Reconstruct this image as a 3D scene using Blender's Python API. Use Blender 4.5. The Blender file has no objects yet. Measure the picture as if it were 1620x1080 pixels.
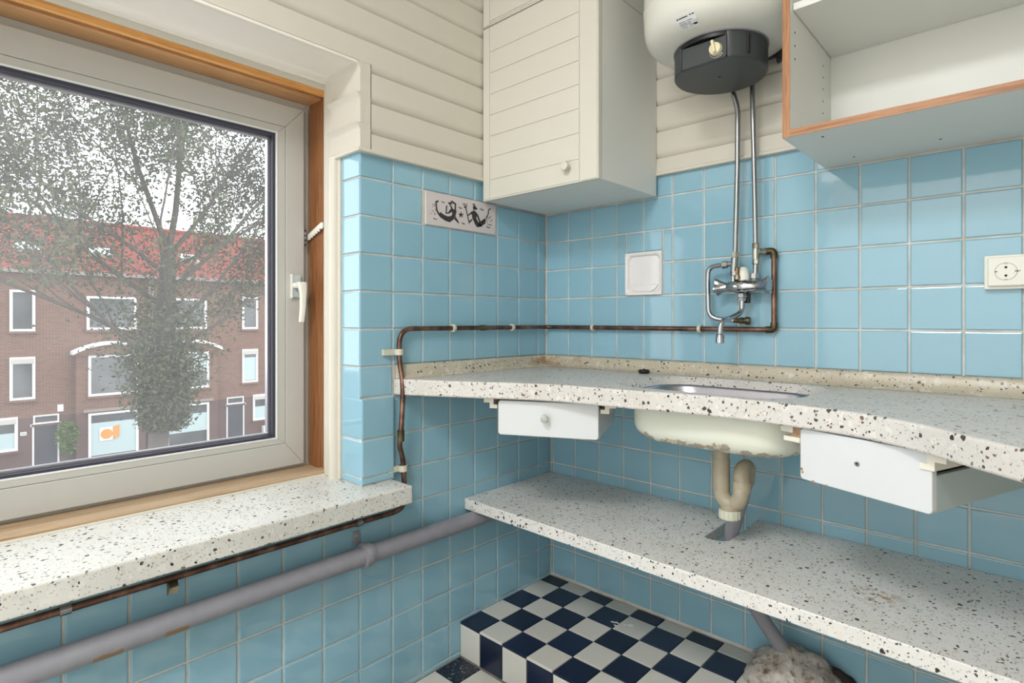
import bpy, bmesh, math, random
from mathutils import Vector, Matrix
from mathutils.geometry import delaunay_2d_cdt

# ------------------------------------------------------------------ camera, sky, lights, exposure
scn = bpy.context.scene
COL = scn.collection
R = math.radians
rnd = random.Random(11)

cam_data = bpy.data.cameras.new('camera')
cam = bpy.data.objects.new('camera', cam_data)
COL.objects.link(cam)
cam.location = (1.473, -1.7068, 1.14)
cam.rotation_euler = (R(90), 0, 0.7273)
cam_data.sensor_width = 36.0
cam_data.lens = 893.62 / 1620 * 36.0
cam_data.shift_x = (810 - 849.74) / 1620
cam_data.shift_y = -(540 - 507.67) / 1620
cam_data.clip_start = 0.02
cam_data.clip_end = 400
scn.camera = cam

SKY = 4.8
world = bpy.data.worlds.new('overcast_sky')
scn.world = world
world.use_nodes = True
bg = world.node_tree.nodes['Background']
bg.inputs[0].default_value = (0.93, 0.965, 1.0, 1)
bg.inputs[1].default_value = SKY

def area_light(name, loc, rot, sx, sy, watts, color):
    l = bpy.data.lights.new(name, 'AREA')
    l.shape = 'RECTANGLE'; l.size = sx; l.size_y = sy; l.energy = watts; l.color = color
    o = bpy.data.objects.new(name, l); COL.objects.link(o)
    o.location = loc; o.rotation_euler = rot
    return o
# added fill lights behind the camera, out of view, to brighten the room
area_light('fill_light_high', (1.0, -3.08, 2.40), (R(58), 0, 0), 1.7, 0.36, 8, (0.99, 0.985, 0.975))
area_light('fill_light_down', (1.1, -2.45, 2.55), (0, 0, 0), 0.6, 0.6, 54, (0.985, 0.985, 0.985))
area_light('fill_light_back', (1.1, -3.36, 1.20), (R(90), 0, 0), 1.9, 2.3, 21, (0.98, 0.99, 1.0))

portal = area_light('kitchen_window_portal', (-0.40, -1.41, 1.25), (0, R(-90), 0), 1.1, 1.2, 1, (1, 1, 1))
portal.data.cycles.is_portal = True

scn.view_settings.view_transform = 'Standard'
scn.view_settings.look = 'None'
scn.view_settings.gamma = 1
scn.view_settings.exposure = -0.2
scn.view_settings.use_curve_mapping = False

# ------------------------------------------------------------------ helpers: colours and materials
def lin(c):
    return tuple((v / 255 / 12.92 if v / 255 <= .04045 else ((v / 255 + .055) / 1.055) ** 2.4) for v in c) + (1,)

class G:
    """small node-graph builder"""
    def __init__(s, name):
        s.m = bpy.data.materials.new(name); s.m.use_nodes = True
        s.t = s.m.node_tree; s.b = s.t.nodes['Principled BSDF']; s.out = s.t.nodes['Material Output']
        s._obj = None
    def n(s, typ, props=None, **ins):
        nd = s.t.nodes.new(typ)
        for k, v in (props or {}).items(): setattr(nd, k, v)
        for k, v in ins.items():
            k = int(k[1:]) if k[0] == 'i' and k[1:].isdigit() else k.replace('_', ' ')
            s.put(nd.inputs[k], v)
        return nd
    def put(s, sock, v):
        if isinstance(v, bpy.types.NodeSocket): s.t.links.new(v, sock)
        elif isinstance(v, bpy.types.Node): s.t.links.new(v.outputs[0], sock)
        else: sock.default_value = v
    def obj(s):
        if s._obj is None: s._obj = s.t.nodes.new('ShaderNodeTexCoord').outputs['Object']
        return s._obj
    def scaled(s, sc):
        return s.n('ShaderNodeMapping', i0=s.obj(), Scale=sc).outputs[0]
    def noise(s, scale, detail=3, vec=None, rough=.55):
        return s.n('ShaderNodeTexNoise', Vector=vec or s.obj(), Scale=scale, Detail=detail, Roughness=rough).outputs[0]
    def math(s, op, a, b=0.0, c=0.0):
        return s.n('ShaderNodeMath', {'operation': op}, i0=a, i1=b, i2=c).outputs[0]
    def mix(s, fac, a, b, blend='MIX'):
        nd = s.t.nodes.new('ShaderNodeMix'); nd.data_type = 'RGBA'; nd.blend_type = blend
        s.put(nd.inputs[0], fac); s.put(nd.inputs[6], a); s.put(nd.inputs[7], b)
        return nd.outputs[2]
    def ramp(s, fac, stops, const=False):
        nd = s.t.nodes.new('ShaderNodeValToRGB'); s.put(nd.inputs[0], fac)
        cr = nd.color_ramp
        if const: cr.interpolation = 'CONSTANT'
        while len(cr.elements) < len(stops): cr.elements.new(.5)
        for e, (p, c) in zip(cr.elements, stops): e.position = p; e.color = c
        return nd.outputs[0]
    def range(s, v, a, b, c=0., d=1.):
        return s.n('ShaderNodeMapRange', i0=v, i1=a, i2=b, i3=c, i4=d).outputs[0]
    def bump(s, h, strength=.2, dist=.001):
        s.put(s.b.inputs['Normal'], s.n('ShaderNodeBump', Strength=strength, Distance=dist, Height=h).outputs[0])
    def set(s, col=None, rough=None, metal=None, spec=None, coat=None):
        for k, v in (('Base Color', col), ('Roughness', rough), ('Metallic', metal), ('Specular IOR Level', spec), ('Coat Weight', coat)):
            if v is not None: s.put(s.b.inputs[k], v)
        return s.m

def plain(name, c, rough=.5, metal=0., var=.06, scale=30, spec=.5, bump=0.0):
    g = G(name)
    n = g.noise(scale, 4)
    dark = tuple(v * (1 - var) for v in lin(c)[:3]) + (1,)
    light = tuple(min(1, v * (1 + var)) for v in lin(c)[:3]) + (1,)
    g.set(g.mix(n, dark, light), g.range(n, 0, 1, rough - .05, rough + .05), metal, spec)
    if bump: g.bump(n, bump)
    return g.m

M = {}
def make_tile(name, c, rough, var=.05, spec=.5):
    g = G(name)
    r = g.n('ShaderNodeObjectInfo').outputs['Random']
    a = lin(c)
    lo = tuple(v * (1 - var) for v in a[:3]) + (1,); hi = tuple(min(1, v * (1 + var)) for v in a[:3]) + (1,)
    cloud = g.noise(9, 2)
    col = g.mix(r, lo, hi)
    col = g.mix(g.range(cloud, .3, .7, 0, .10), col, tuple(v * .8 for v in a[:3]) + (1,))
    g.set(col, rough, spec=spec)
    g.bump(g.noise(22, 1), .10, .002)
    return g.m
M['tile'] = make_tile('blue_glazed_tile', (139, 181, 199), .06, .045, .6)
M['navy'] = make_tile('navy_floor_tile', (24, 34, 58), .28, .25)
M['pale'] = make_tile('pale_floor_tile', (204, 202, 194), .32, .04)
g = G('worn_navy_floor_tile')
n = g.noise(120, 4); s = g.range(n, .60, .66)
g.set(g.mix(s, lin((14, 22, 40)), lin((140, 145, 150))), .3); M['navy_worn'] = g.m
g = G('tile_grout')
g.set(g.mix(g.range(g.noise(14, 4), .35, .7), lin((210, 211, 206)), lin((186, 183, 174))), .85); M['grout'] = g.m
g = G('floor_grout')
g.set(g.mix(g.noise(40, 4), lin((110, 106, 98)), lin((150, 144, 132))), .9); M['floor_grout'] = g.m

def terrazzo(name, base, base2, dirt=0.0, dens=1.2):
    g = G(name)
    nz = g.n('ShaderNodeTexNoise', Vector=g.obj(), Scale=70., Detail=2.)
    off = g.n('ShaderNodeVectorMath', {'operation': 'MULTIPLY_ADD'}, i0=nz.outputs['Color'], i1=(.009, .009, .009), i2=g.obj()).outputs[0]
    col = g.mix(g.range(g.noise(7, 4), .3, .7), lin(base), lin(base2))
    def chips(scale, dens, size, stops, col, amount=1.0):
        v = g.n('ShaderNodeTexVoronoi', Vector=off, Scale=scale)
        sep = g.n('ShaderNodeSeparateColor', i0=v.outputs['Color'])
        on = g.math('LESS_THAN', sep.outputs[0], dens)
        near = g.math('LESS_THAN', v.outputs['Distance'], g.range(sep.outputs[1], 0, 1, size * .45, size))
        k = g.math('MULTIPLY', g.math('MULTIPLY', on, near), amount)
        return g.mix(k, col, g.ramp(sep.outputs[2], stops, True))
    col = chips(70, .38, .60, [(0, lin((222, 219, 213))), (.4, lin((206, 205, 204))), (.7, lin((196, 193, 190))), (.88, lin((216, 205, 190)))], col, .45)
    col = chips(210, min(.6, .32 * dens), .42, [(0, lin((168, 164, 156))), (.45, lin((186, 183, 178))), (.75, lin((140, 134, 126))), (.9, lin((170, 152, 134)))], col, .85)
    col = chips(150, .13 * dens, .44, [(0, lin((76, 72, 68))), (.4, lin((110, 104, 98))), (.7, lin((58, 56, 56))), (.88, lin((118, 92, 78)))], col)
    col = chips(80, .075 * dens, .42, [(0, lin((66, 62, 58))), (.45, lin((96, 90, 84))), (.75, lin((46, 42, 42))), (.9, lin((108, 84, 70)))], col)
    if dirt:
        z = g.n('ShaderNodeSeparateXYZ', i0=g.obj())
        # brown water stain by the corner of the upstand
        d = g.n('ShaderNodeVectorMath', {'operation': 'DISTANCE'}, i0=g.obj(), i1=(0.05, -0.03, 0.985)).outputs['Value']
        k = g.math('MULTIPLY', g.range(d, .02, .22, 1, 0), g.range(g.noise(26, 4), .42, .62, 0, dirt))
        col = g.mix(k, col, lin((150, 112, 60)))
    g.set(col, g.range(g.noise(60, 3), 0, 1, .30, .42))
    return g.m
M['terrazzo'] = terrazzo('terrazzo_worktop', (206, 203, 200), (196, 192, 186), .7, 1.7)
M['terrazzo_upstand'] = terrazzo('terrazzo_upstand', (194, 186, 168), (178, 169, 148), .8, 1.6)
M['terrazzo_sill'] = terrazzo('terrazzo_sill', (212, 213, 208), (200, 200, 194), 0, 1.7)
g0 = terrazzo('terrazzo_shelf', (222, 221, 218), (212, 211, 206), 0, 1.5)
t = g0.node_tree; b = t.nodes['Principled BSDF']; src = b.inputs['Base Color'].links[0].from_socket
mp = t.nodes.new('ShaderNodeTexCoord'); ds = t.nodes.new('ShaderNodeVectorMath'); ds.operation = 'DISTANCE'
t.links.new(mp.outputs['Object'], ds.inputs[0]); ds.inputs[1].default_value = (1.205, -.28, .535)
nz = t.nodes.new('ShaderNodeTexNoise'); nz.inputs['Scale'].default_value = 55; t.links.new(mp.outputs['Object'], nz.inputs['Vector'])
m1 = t.nodes.new('ShaderNodeMapRange'); t.links.new(ds.outputs['Value'], m1.inputs[0]); m1.inputs[1].default_value = .005; m1.inputs[2].default_value = .06; m1.inputs[3].default_value = 1; m1.inputs[4].default_value = 0
m2 = t.nodes.new('ShaderNodeMapRange'); t.links.new(nz.outputs[0], m2.inputs[0]); m2.inputs[1].default_value = .48; m2.inputs[2].default_value = .62
mm = t.nodes.new('ShaderNodeMath'); mm.operation = 'MULTIPLY'; t.links.new(m1.outputs[0], mm.inputs[0]); t.links.new(m2.outputs[0], mm.inputs[1])
mx = t.nodes.new('ShaderNodeMix'); mx.data_type = 'RGBA'; t.links.new(mm.outputs[0], mx.inputs[0]); t.links.new(src, mx.inputs[6]); mx.inputs[7].default_value = lin((150, 110, 62))
t.links.new(mx.outputs[2], b.inputs['Base Color'])
M['terrazzo_shelf'] = g0

def wood(name, dark, light, axis, rough=.35, weather=0.0):
    g = G(name)
    sc = [60., 60., 60.]; sc[axis] = 3.0
    v = g.scaled(tuple(sc))
    n1 = g.noise(1.6, 6, v, .65); n2 = g.noise(7, 3, v)
    col = g.ramp(n1, [(.3, lin(dark)), (.52, lin(light)), (.72, lin(tuple(int(d * .55 + l * .45) for d, l in zip(dark, light))))])
    col = g.mix(g.range(n2, .45, .75, 0, .35), col, lin(tuple(int(c * .6) for c in dark)))
    if weather:
        col = g.mix(g.range(g.noise(5, 4), .35, .6, 0, weather), col, lin((172, 150, 124)))
    g.set(col, rough); g.bump(n1, .15, .0006)
    return g.m
M['oak_y'] = wood('varnished_oak_head', (170, 118, 74), (212, 162, 112), 1, .25)
M['oak_bead'] = wood('varnished_oak_bead', (190, 124, 60), (220, 158, 88), 1, .2)
M['oak_z'] = wood('varnished_oak_jamb', (84, 48, 26), (150, 98, 58), 2, .3)
M['oak_sill'] = wood('weathered_oak_ledge', (140, 108, 76), (186, 160, 128), 1, .5, .6)
M['edge_x'] = wood('oak_edge_band_long', (136, 88, 52), (176, 124, 80), 0, .45)
M['edge_z'] = wood('oak_edge_band_upright', (136, 88, 52), (176, 124, 80), 2, .45)
M['raw_wood'] = wood('bare_pine', (128, 98, 74), (174, 142, 110), 1, .6)

M['cream'] = plain('cream_board_paint', (208, 203, 191), .42, var=.03, scale=12)
M['sill_lit_soffit'] = plain('sill_lit_soffit', (234, 229, 220), .4, var=.02)  # paler than the boards: light bounced up from the sill, put into the colour
M['white_paint'] = plain('white_gloss_paint', (232, 230, 222), .35, var=.02)
M['plaster'] = plain('white_plaster', (228, 226, 220), .8, var=.02)
M['far_plaster'] = plain('sand_coloured_plaster', (214, 210, 200), .8, var=.02)
M['pvc'] = plain('grey_white_upvc', (188, 188, 183), .32, var=.015)
M['pvc_bead'] = plain('white_upvc_bead', (226, 227, 226), .3, var=.01)
M['gasket'] = plain('dark_rubber_gasket', (52, 52, 66), .5)
M['door_paint'] = plain('cream_cabinet_paint', (209, 206, 195), .45, var=.02, scale=9)
M['melamine'] = plain('white_melamine', (222, 223, 218), .4, var=.012, scale=8)
M['enamel'] = plain('white_heater_enamel', (220, 220, 212), .22, var=.01)
M['drawer'] = plain('white_drawer_paint', (206, 209, 211), .45, var=.02, scale=14)
M['drawer_side'] = plain('blue_grey_drawer_side', (172, 186, 186), .45, var=.03, scale=14)  # darker and bluer than the drawer front
M['black_plastic'] = plain('black_heater_plastic', (60, 64, 66), .40, var=.12, scale=14)
M['black'] = plain('black_rubber', (18, 18, 18), .4)
M['beige_plastic'] = plain('beige_plastic', (222, 212, 178), .4)
M['white_plastic'] = plain('white_plastic', (226, 226, 216), .35, var=.015)
M['socket_well'] = plain('socket_insert_plastic', (172, 174, 168), .45, var=.03)
M['grey_pvc'] = plain('grey_pvc_pipe', (138, 138, 146), .45, var=.05)
M['trap'] = plain('taupe_pvc_trap', (158, 149, 130), .38, var=.05)
M['chrome'] = plain('chrome', (176, 178, 182), .10, 1.0, var=.02)
M['dull_chrome'] = plain('dull_chrome_pipe', (158, 160, 162), .24, 1.0, var=.06, scale=60)
M['steel'] = plain('brushed_steel', (176, 174, 182), .32, 1.0, var=.05, scale=60)
M['rose'] = plain('pale_blue_grey_rose', (186, 200, 206), .35)
M['clip'] = plain('grey_plastic_clip', (196, 196, 180), .5)
M['ceramic'] = plain('white_glazed_ceramic', (224, 222, 222), .08, var=.01)
M['print_tile'] = plain('pale_lilac_tile', (206, 198, 198), .4, var=.05, scale=300)
M['ink'] = plain('dark_relief_ink', (52, 48, 50), .5, var=.2, scale=200)
M['sticker'] = plain('sticker_paper', (226, 228, 230), .5)
M['blue_dot'] = plain('blue_index', (36, 84, 168), .4)
M['dark_hole'] = plain('dark_hole', (30, 28, 26), .8)
M['rail'] = plain('cream_rail_paint', (222, 218, 204), .5)
def copper(name, a, b, c, rough):
    g = G(name)
    n = g.noise(26, 5)
    g.set(g.ramp(n, [(.32, lin(a)), (.52, lin(b)), (.7, lin(c))]), g.range(g.noise(60, 3), 0, 1, rough - .1, rough + .1), .9)
    return g.m
M['copper'] = copper('aged_copper', (84, 64, 56), (120, 92, 80), (156, 122, 106), .34)
M['patina'] = copper('blackened_brass_fitting', (52, 46, 38), (92, 82, 62), (132, 116, 84), .45)
M['nickel'] = plain('worn_nickel', (176, 176, 168), .25, 1.0, var=.1, scale=80)
M['brass_grey'] = copper('grey_brass_coupling', (110, 104, 90), (150, 142, 122), (178, 170, 150), .35)

g = G('chipped_cream_enamel')
sx = g.n('ShaderNodeSeparateXYZ', i0=g.obj())
band = g.math('MULTIPLY', g.range(sx.outputs[2], .812, .822, 0, 1), g.range(sx.outputs[2], .832, .852, 1, 0))
nn = g.noise(34, 5, rough=.62); fine = g.noise(130, 3)
chip = g.range(g.math('ADD', g.math('MULTIPLY', band, .26), g.math('ADD', nn, g.math('MULTIPLY', fine, .12))), .80, .825)
edge = g.range(g.math('ADD', g.math('MULTIPLY', band, .26), g.math('ADD', nn, g.math('MULTIPLY', fine, .12))), .775, .80)
col = g.mix(edge, lin((216, 219, 206)), lin((204, 188, 152)))
col = g.mix(chip, col, g.mix(g.noise(90, 3), lin((150, 142, 130)), lin((176, 170, 158))))
g.set(col, .35); g.bump(g.math('SUBTRACT', 1.0, chip), .6, .0012); M['basin'] = g.m

g = G('old_mortar')
n1 = g.noise(16, 6, rough=.7); n2 = g.noise(60, 4)
col = g.ramp(n1, [(.3, lin((92, 80, 70))), (.45, lin((164, 154, 144))), (.62, lin((208, 202, 196)))])
g.set(g.mix(g.range(n2, .55, .7, 0, .7), col, lin((60, 50, 42))), .95); g.bump(n2, .8, .006); M['mortar'] = g.m

M['crack_shade'] = plain('dark_crack_shade', (58, 48, 42), .95, var=.5, scale=60, bump=.8)  # near-black colour stands in for the shade inside the crack by the mortar
g = G('worn_grey_pipe')   # the wall pipe, with two patches of bare brown where the paint came off underneath
sx = g.n('ShaderNodeSeparateXYZ', i0=g.obj())
wob = g.math('MULTIPLY_ADD', g.noise(60, 3), .014, .463)
def patch_(y0, y1): return g.math('MULTIPLY', g.math('GREATER_THAN', sx.outputs[1], y0), g.math('LESS_THAN', sx.outputs[1], y1))
low = g.math('MULTIPLY', g.math('LESS_THAN', sx.outputs[2], wob), g.math('ADD', patch_(-1.33, -1.285), patch_(-1.455, -1.405)))
g.set(g.mix(low, g.mix(g.noise(30, 4), lin((124, 124, 134)), lin((146, 146, 152))), lin((140, 112, 84))), .42); M['wall_pipe'] = g.m

# dusty double glazing: mostly see-through, a little mirror, and a film of dirt that catches the daylight
g = G('dusty_window_glass')
t = g.t; t.nodes.remove(g.b)
tr = t.nodes.new('ShaderNodeBsdfTransparent'); tr.inputs[0].default_value = (.98, .99, .99, 1)
tl = t.nodes.new('ShaderNodeBsdfTranslucent'); tl.inputs[0].default_value = (.96, .96, .98, 1)
gl = t.nodes.new('ShaderNodeBsdfGlossy'); gl.inputs['Roughness'].default_value = .02
fr = t.nodes.new('ShaderNodeFresnel'); fr.inputs[0].default_value = 1.35
m1 = t.nodes.new('ShaderNodeMixShader'); m2 = t.nodes.new('ShaderNodeMixShader')
dust = g.range(g.noise(2.2, 4), .35, .7, .038, .066)
t.links.new(dust, m1.inputs[0]); t.links.new(tr.outputs[0], m1.inputs[1]); t.links.new(tl.outputs[0], m1.inputs[2])
t.links.new(g.math('MULTIPLY', fr.outputs[0], .5), m2.inputs[0]); t.links.new(m1.outputs[0], m2.inputs[1]); t.links.new(gl.outputs[0], m2.inputs[2])
t.links.new(m2.outputs[0], g.out.inputs[0]); M['glass'] = g.m

# ------------------------------------------------------------------ helpers: meshes and objects
class MB:
    def __init__(s): s.v = []; s.f = []
    def add(s, vs, fs):
        o = len(s.v); s.v += [tuple(p) for p in vs]; s.f += [tuple(i + o for i in f) for f in fs]; return s
    def box(s, x0, x1, y0, y1, z0, z1):
        if x0 > x1: x0, x1 = x1, x0
        if y0 > y1: y0, y1 = y1, y0
        if z0 > z1: z0, z1 = z1, z0
        return s.add([(x0, y0, z0), (x1, y0, z0), (x1, y1, z0), (x0, y1, z0), (x0, y0, z1), (x1, y0, z1), (x1, y1, z1), (x0, y1, z1)],
                     [(0, 3, 2, 1), (4, 5, 6, 7), (0, 1, 5, 4), (1, 2, 6, 5), (2, 3, 7, 6), (3, 0, 4, 7)])
    def obox(s, mat, x0, x1, y0, y1, z0, z1):
        m = MB().box(x0, x1, y0, y1, z0, z1)
        return s.add([mat @ Vector(p) for p in m.v], m.f)
    def prism(s, pts, h0, h1, fn):
        """a polygon (2D) swept from h0 to h1; fn(a, b, h) gives the 3D point"""
        n = len(pts)
        vs = [fn(a, b, h0) for a, b in pts] + [fn(a, b, h1) for a, b in pts]
        return s.add(vs, [tuple(range(n))[::-1], tuple(range(n, 2 * n))] + [(i, (i + 1) % n, (i + 1) % n + n, i + n) for i in range(n)])
    def tube(s, path, r, seg=12, cap=True):
        path = [Vector(p) for p in path]
        rs = r if isinstance(r, (list, tuple)) else [r] * len(path)
        n = len(path); tang = []
        for i in range(n):
            a = path[max(i - 1, 0)]; c = path[min(i + 1, n - 1)]
            tang.append((c - a).normalized())
        up = Vector((0, 0, 1)) if abs(tang[0].z) < .9 else Vector((1, 0, 0))
        u = tang[0].cross(up).normalized(); vs = []
        for i in range(n):
            if i: 
                u = (u - tang[i] * u.dot(tang[i])).normalized()
            w = tang[i].cross(u)
            for k in range(seg):
                a = 2 * math.pi * k / seg
                vs.append(path[i] + (u * math.cos(a) + w * math.sin(a)) * rs[i])
        fs = []
        for i in range(n - 1):
            for k in range(seg):
                k2 = (k + 1) % seg
                fs.append((i * seg + k, i * seg + k2, (i + 1) * seg + k2, (i + 1) * seg + k))
        if cap: fs += [tuple(range(seg))[::-1], tuple((n - 1) * seg + k for k in range(seg))]
        return s.add(vs, fs)
    def lathe(s, prof, mat, seg=32):
        """profile [(r, z)] turned about local Z, placed by mat"""
        vs, fs = [], []
        for r, z in prof:
            for k in range(seg):
                a = 2 * math.pi * k / seg
                vs.append(mat @ Vector((r * math.cos(a), r * math.sin(a), z)))
        for i in range(len(prof) - 1):
            for k in range(seg):
                k2 = (k + 1) % seg
                fs.append((i * seg + k, i * seg + k2, (i + 1) * seg + k2, (i + 1) * seg + k))
        fs += [tuple(range(seg))[::-1], tuple((len(prof) - 1) * seg + k for k in range(seg))]
        return s.add(vs, fs)
    def loft(s, rings, cap0=True, cap1=True):
        n = len(rings[0]); vs = [p for r in rings for p in r]; fs = []
        for i in range(len(rings) - 1):
            for k in range(n):
                k2 = (k + 1) % n
                fs.append((i * n + k, i * n + k2, (i + 1) * n + k2, (i + 1) * n + k))
        if cap0: fs.append(tuple(range(n))[::-1])
        if cap1: fs.append(tuple((len(rings) - 1) * n + k for k in range(n)))
        return s.add(vs, fs)
    def mesh(s, name, smooth=None, fix=True):
        me = bpy.data.meshes.new(name); me.from_pydata(s.v, [], s.f)
        if fix:
            bm = bmesh.new(); bm.from_mesh(me)
            bmesh.ops.recalc_face_normals(bm, faces=bm.faces)
            bm.to_mesh(me); bm.free()
        if smooth is not None:
            me.shade_smooth()
            if smooth < 180: me.set_sharp_from_angle(angle=R(smooth))
        me.update()
        return me

def link(name, me, mat=None, parent=None, bevel=0, seg=2):
    o = bpy.data.objects.new(name, me); COL.objects.link(o)
    if mat is not None and me is not None and not me.materials: me.materials.append(M[mat] if isinstance(mat, str) else mat)
    if parent is not None:
        o.parent = parent
        o.matrix_parent_inverse = world_of(parent).inverted()
    if bevel:
        b = o.modifiers.new('bevel', 'BEVEL'); b.width = bevel; b.segments = seg; b.limit_method = 'ANGLE'; b.angle_limit = R(40)
        b.harden_normals = False
    return o
def world_of(o):
    """world matrix from the basis matrices (no depsgraph needed)"""
    m = o.matrix_basis.copy()
    if o.parent is not None: m = world_of(o.parent) @ o.matrix_parent_inverse @ m
    return m
def obj(name, mb, mat, parent=None, smooth=None, bevel=0, seg=2):
    return link(name, mb.mesh(name, smooth), mat, parent, bevel, seg)
def tag(o, label, cat, group=None):
    o['label'] = label; o['category'] = cat
    if group: o['group'] = group
    return o
def thing(name, label, cat, loc, group=None):
    o = bpy.data.objects.new(name, None); COL.objects.link(o); o.location = loc; o.empty_display_size = .05
    return tag(o, label, cat, group)
def structure(o):
    o['kind'] = 'structure'; return o
def arc(c, r, a0, a1, n, fn):
    """points on an arc; fn(cos, sin) -> vector offset"""
    return [Vector(c) + Vector(fn(math.cos(a0 + (a1 - a0) * i / n), math.sin(a0 + (a1 - a0) * i / n))) * r for i in range(n + 1)]
def round_path(pts, r, n=6):
    """polyline with its corners rounded"""
    pts = [Vector(p) for p in pts]; out = [pts[0]]
    for i in range(1, len(pts) - 1):
        a, b, c = pts[i - 1], pts[i], pts[i + 1]
        d1, d2 = (a - b), (c - b)
        k = min(r, d1.length * .49, d2.length * .49)
        p, q = b + d1.normalized() * k, b + d2.normalized() * k
        for j in range(n + 1):
            t_ = j / n
            out.append(p.lerp(b, t_).lerp(b.lerp(q, t_), t_))
    out.append(pts[-1]); return out
def rrect(cx, cy, hx, hy, r, n=6):
    out = []
    for (sx_, sy_, a) in ((1, 1, 0), (-1, 1, 90), (-1, -1, 180), (1, -1, 270)):
        for i in range(n + 1):
            an = R(a + 90 * i / n)
            out.append((cx + sx_ * (hx - r) + r * math.cos(an), cy + sy_ * (hy - r) + r * math.sin(an)))
    return out
def axes(o, x, y, z):
    m = Matrix.Identity(4)
    for i, a in enumerate((x, y, z)):
        a = Vector(a).normalized()
        for j in range(3): m[j][i] = a[j]
    m.translation = Vector(o); return m

TILE_CACHE = {}
def tile_mesh(w, h, t, mat, bev=.003):
    key = (round(w, 4), round(h, 4), t, mat)
    if key not in TILE_CACHE:
        m = MB(); x, y, b = w / 2, h / 2, min(bev, w * .2, h * .2)
        rings = []
        for i, (ins, z) in enumerate(((0, 0), (0, t - b * .55), (b * .3, t - b * .18), (b, t))):
            rings.append([(-x + ins, -y + ins, z), (x - ins, -y + ins, z), (x - ins, y - ins, z), (-x + ins, y - ins, z)])
        m.loft(rings)
        me = m.mesh('tile'); me.materials.append(M[mat]); TILE_CACHE[key] = me
    return TILE_CACHE[key]
def put_tile(parent, frame, a0, a1, b0, b1, t=.006, mat='tile', joint=.0052, wobble=.0016):
    """a tile spanning a0..a1, b0..b1 of a wall frame (origin, a-axis, b-axis, outward)"""
    w, h = a1 - a0 - joint, b1 - b0 - joint
    if w < .006 or h < .006: return None
    o = link('tile', tile_mesh(w, h, t, mat), None, None)
    mm = frame @ Matrix.Translation(((a0 + a1) / 2, (b0 + b1) / 2, -t + rnd.uniform(-.0003, .0003)))
    mm = mm @ Matrix.Rotation(rnd.gauss(0, wobble), 4, 'X') @ Matrix.Rotation(rnd.gauss(0, wobble), 4, 'Y')
    o.matrix_basis = mm
    o.parent = parent
    if parent.parent is None and parent.matrix_basis != Matrix.Identity(4): o.matrix_parent_inverse = parent.matrix_basis.inverted()
    return o

# ================================================================== THE ROOM
T = 0.111
UPPER0, LOWER0 = 1.1163, 0.572        # heights of one joint line above / below the worktop
TOP = 1.635                            # top of the tiling
CEIL = 2.62
RX = 2.1                               # room size
BY = -3.4

# ---- wall with the sink
DX0, DX1, DZ0, DZ1 = .376, .521, 1.2295, 1.3785        # niche of the soap dish
m = MB().box(-.35, RX + .15, .0035, .2, DZ1, CEIL).box(-.35, RX + .15, .0035, .2, .965, DZ0).box(-.35, DX0, .0035, .2, DZ0, DZ1).box(DX1, RX + .15, .0035, .2, DZ0, DZ1).box(DX0, DX1, .05, .2, DZ0, DZ1)
m = m.box(-.35, RX + .15, .0335, .2, -.1, .965)
wall_right = structure(obj('wall_right', m, 'grout'))
FR = axes((0, 0, 0), (1, 0, 0), (0, 0, 1), (0, -1, 0))
FRL = axes((0, .03, 0), (1, 0, 0), (0, 0, 1), (0, -1, 0))
def lines(first, lo, hi, step=T):
    """joint positions between lo and hi"""
    k = math.floor((lo - first) / step) + 1
    out = [lo]
    while first + k * step < hi - 1e-4:
        if first + k * step > lo + 1e-4: out.append(first + k * step)
        k += 1
    return out + [hi]
xs = lines(.0028, 0, 1.78)
zs = lines(UPPER0, 1.0, TOP)
for i in range(len(xs) - 1):
    for j in range(len(zs) - 1):
        hid = zs[j] > 1.55 and (xs[i + 1] < .51 or xs[i] > 1.04)
        if hid: continue
        x0, x1, z0, z1 = xs[i], xs[i + 1], zs[j], zs[j + 1]
        if x1 > DX0 and x0 < DX1 and z1 > DZ0 and z0 < DZ1:      # cut round the niche
            if x0 < DX0: put_tile(wall_right, FR, x0, DX0, z0, z1); x0 = DX0
            if x1 > DX1: put_tile(wall_right, FR, DX1, x1, z0, z1); x1 = DX1
            if z0 < DZ0: put_tile(wall_right, FR, x0, x1, z0, DZ0)
            if z1 > DZ1: put_tile(wall_right, FR, x0, x1, DZ1, z1)
        else: put_tile(wall_right, FR, x0, x1, z0, z1)
xs = lines(.012, 0, 1.78)
zs = lines(LOWER0, .125, .92)
for i in range(len(xs) - 1):
    for j in range(len(zs) - 1):
        if not (xs[i] > 1.45 and zs[j] < .3): put_tile(wall_right, FRL, xs[i], xs[i + 1], zs[j], zs[j + 1])

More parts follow.
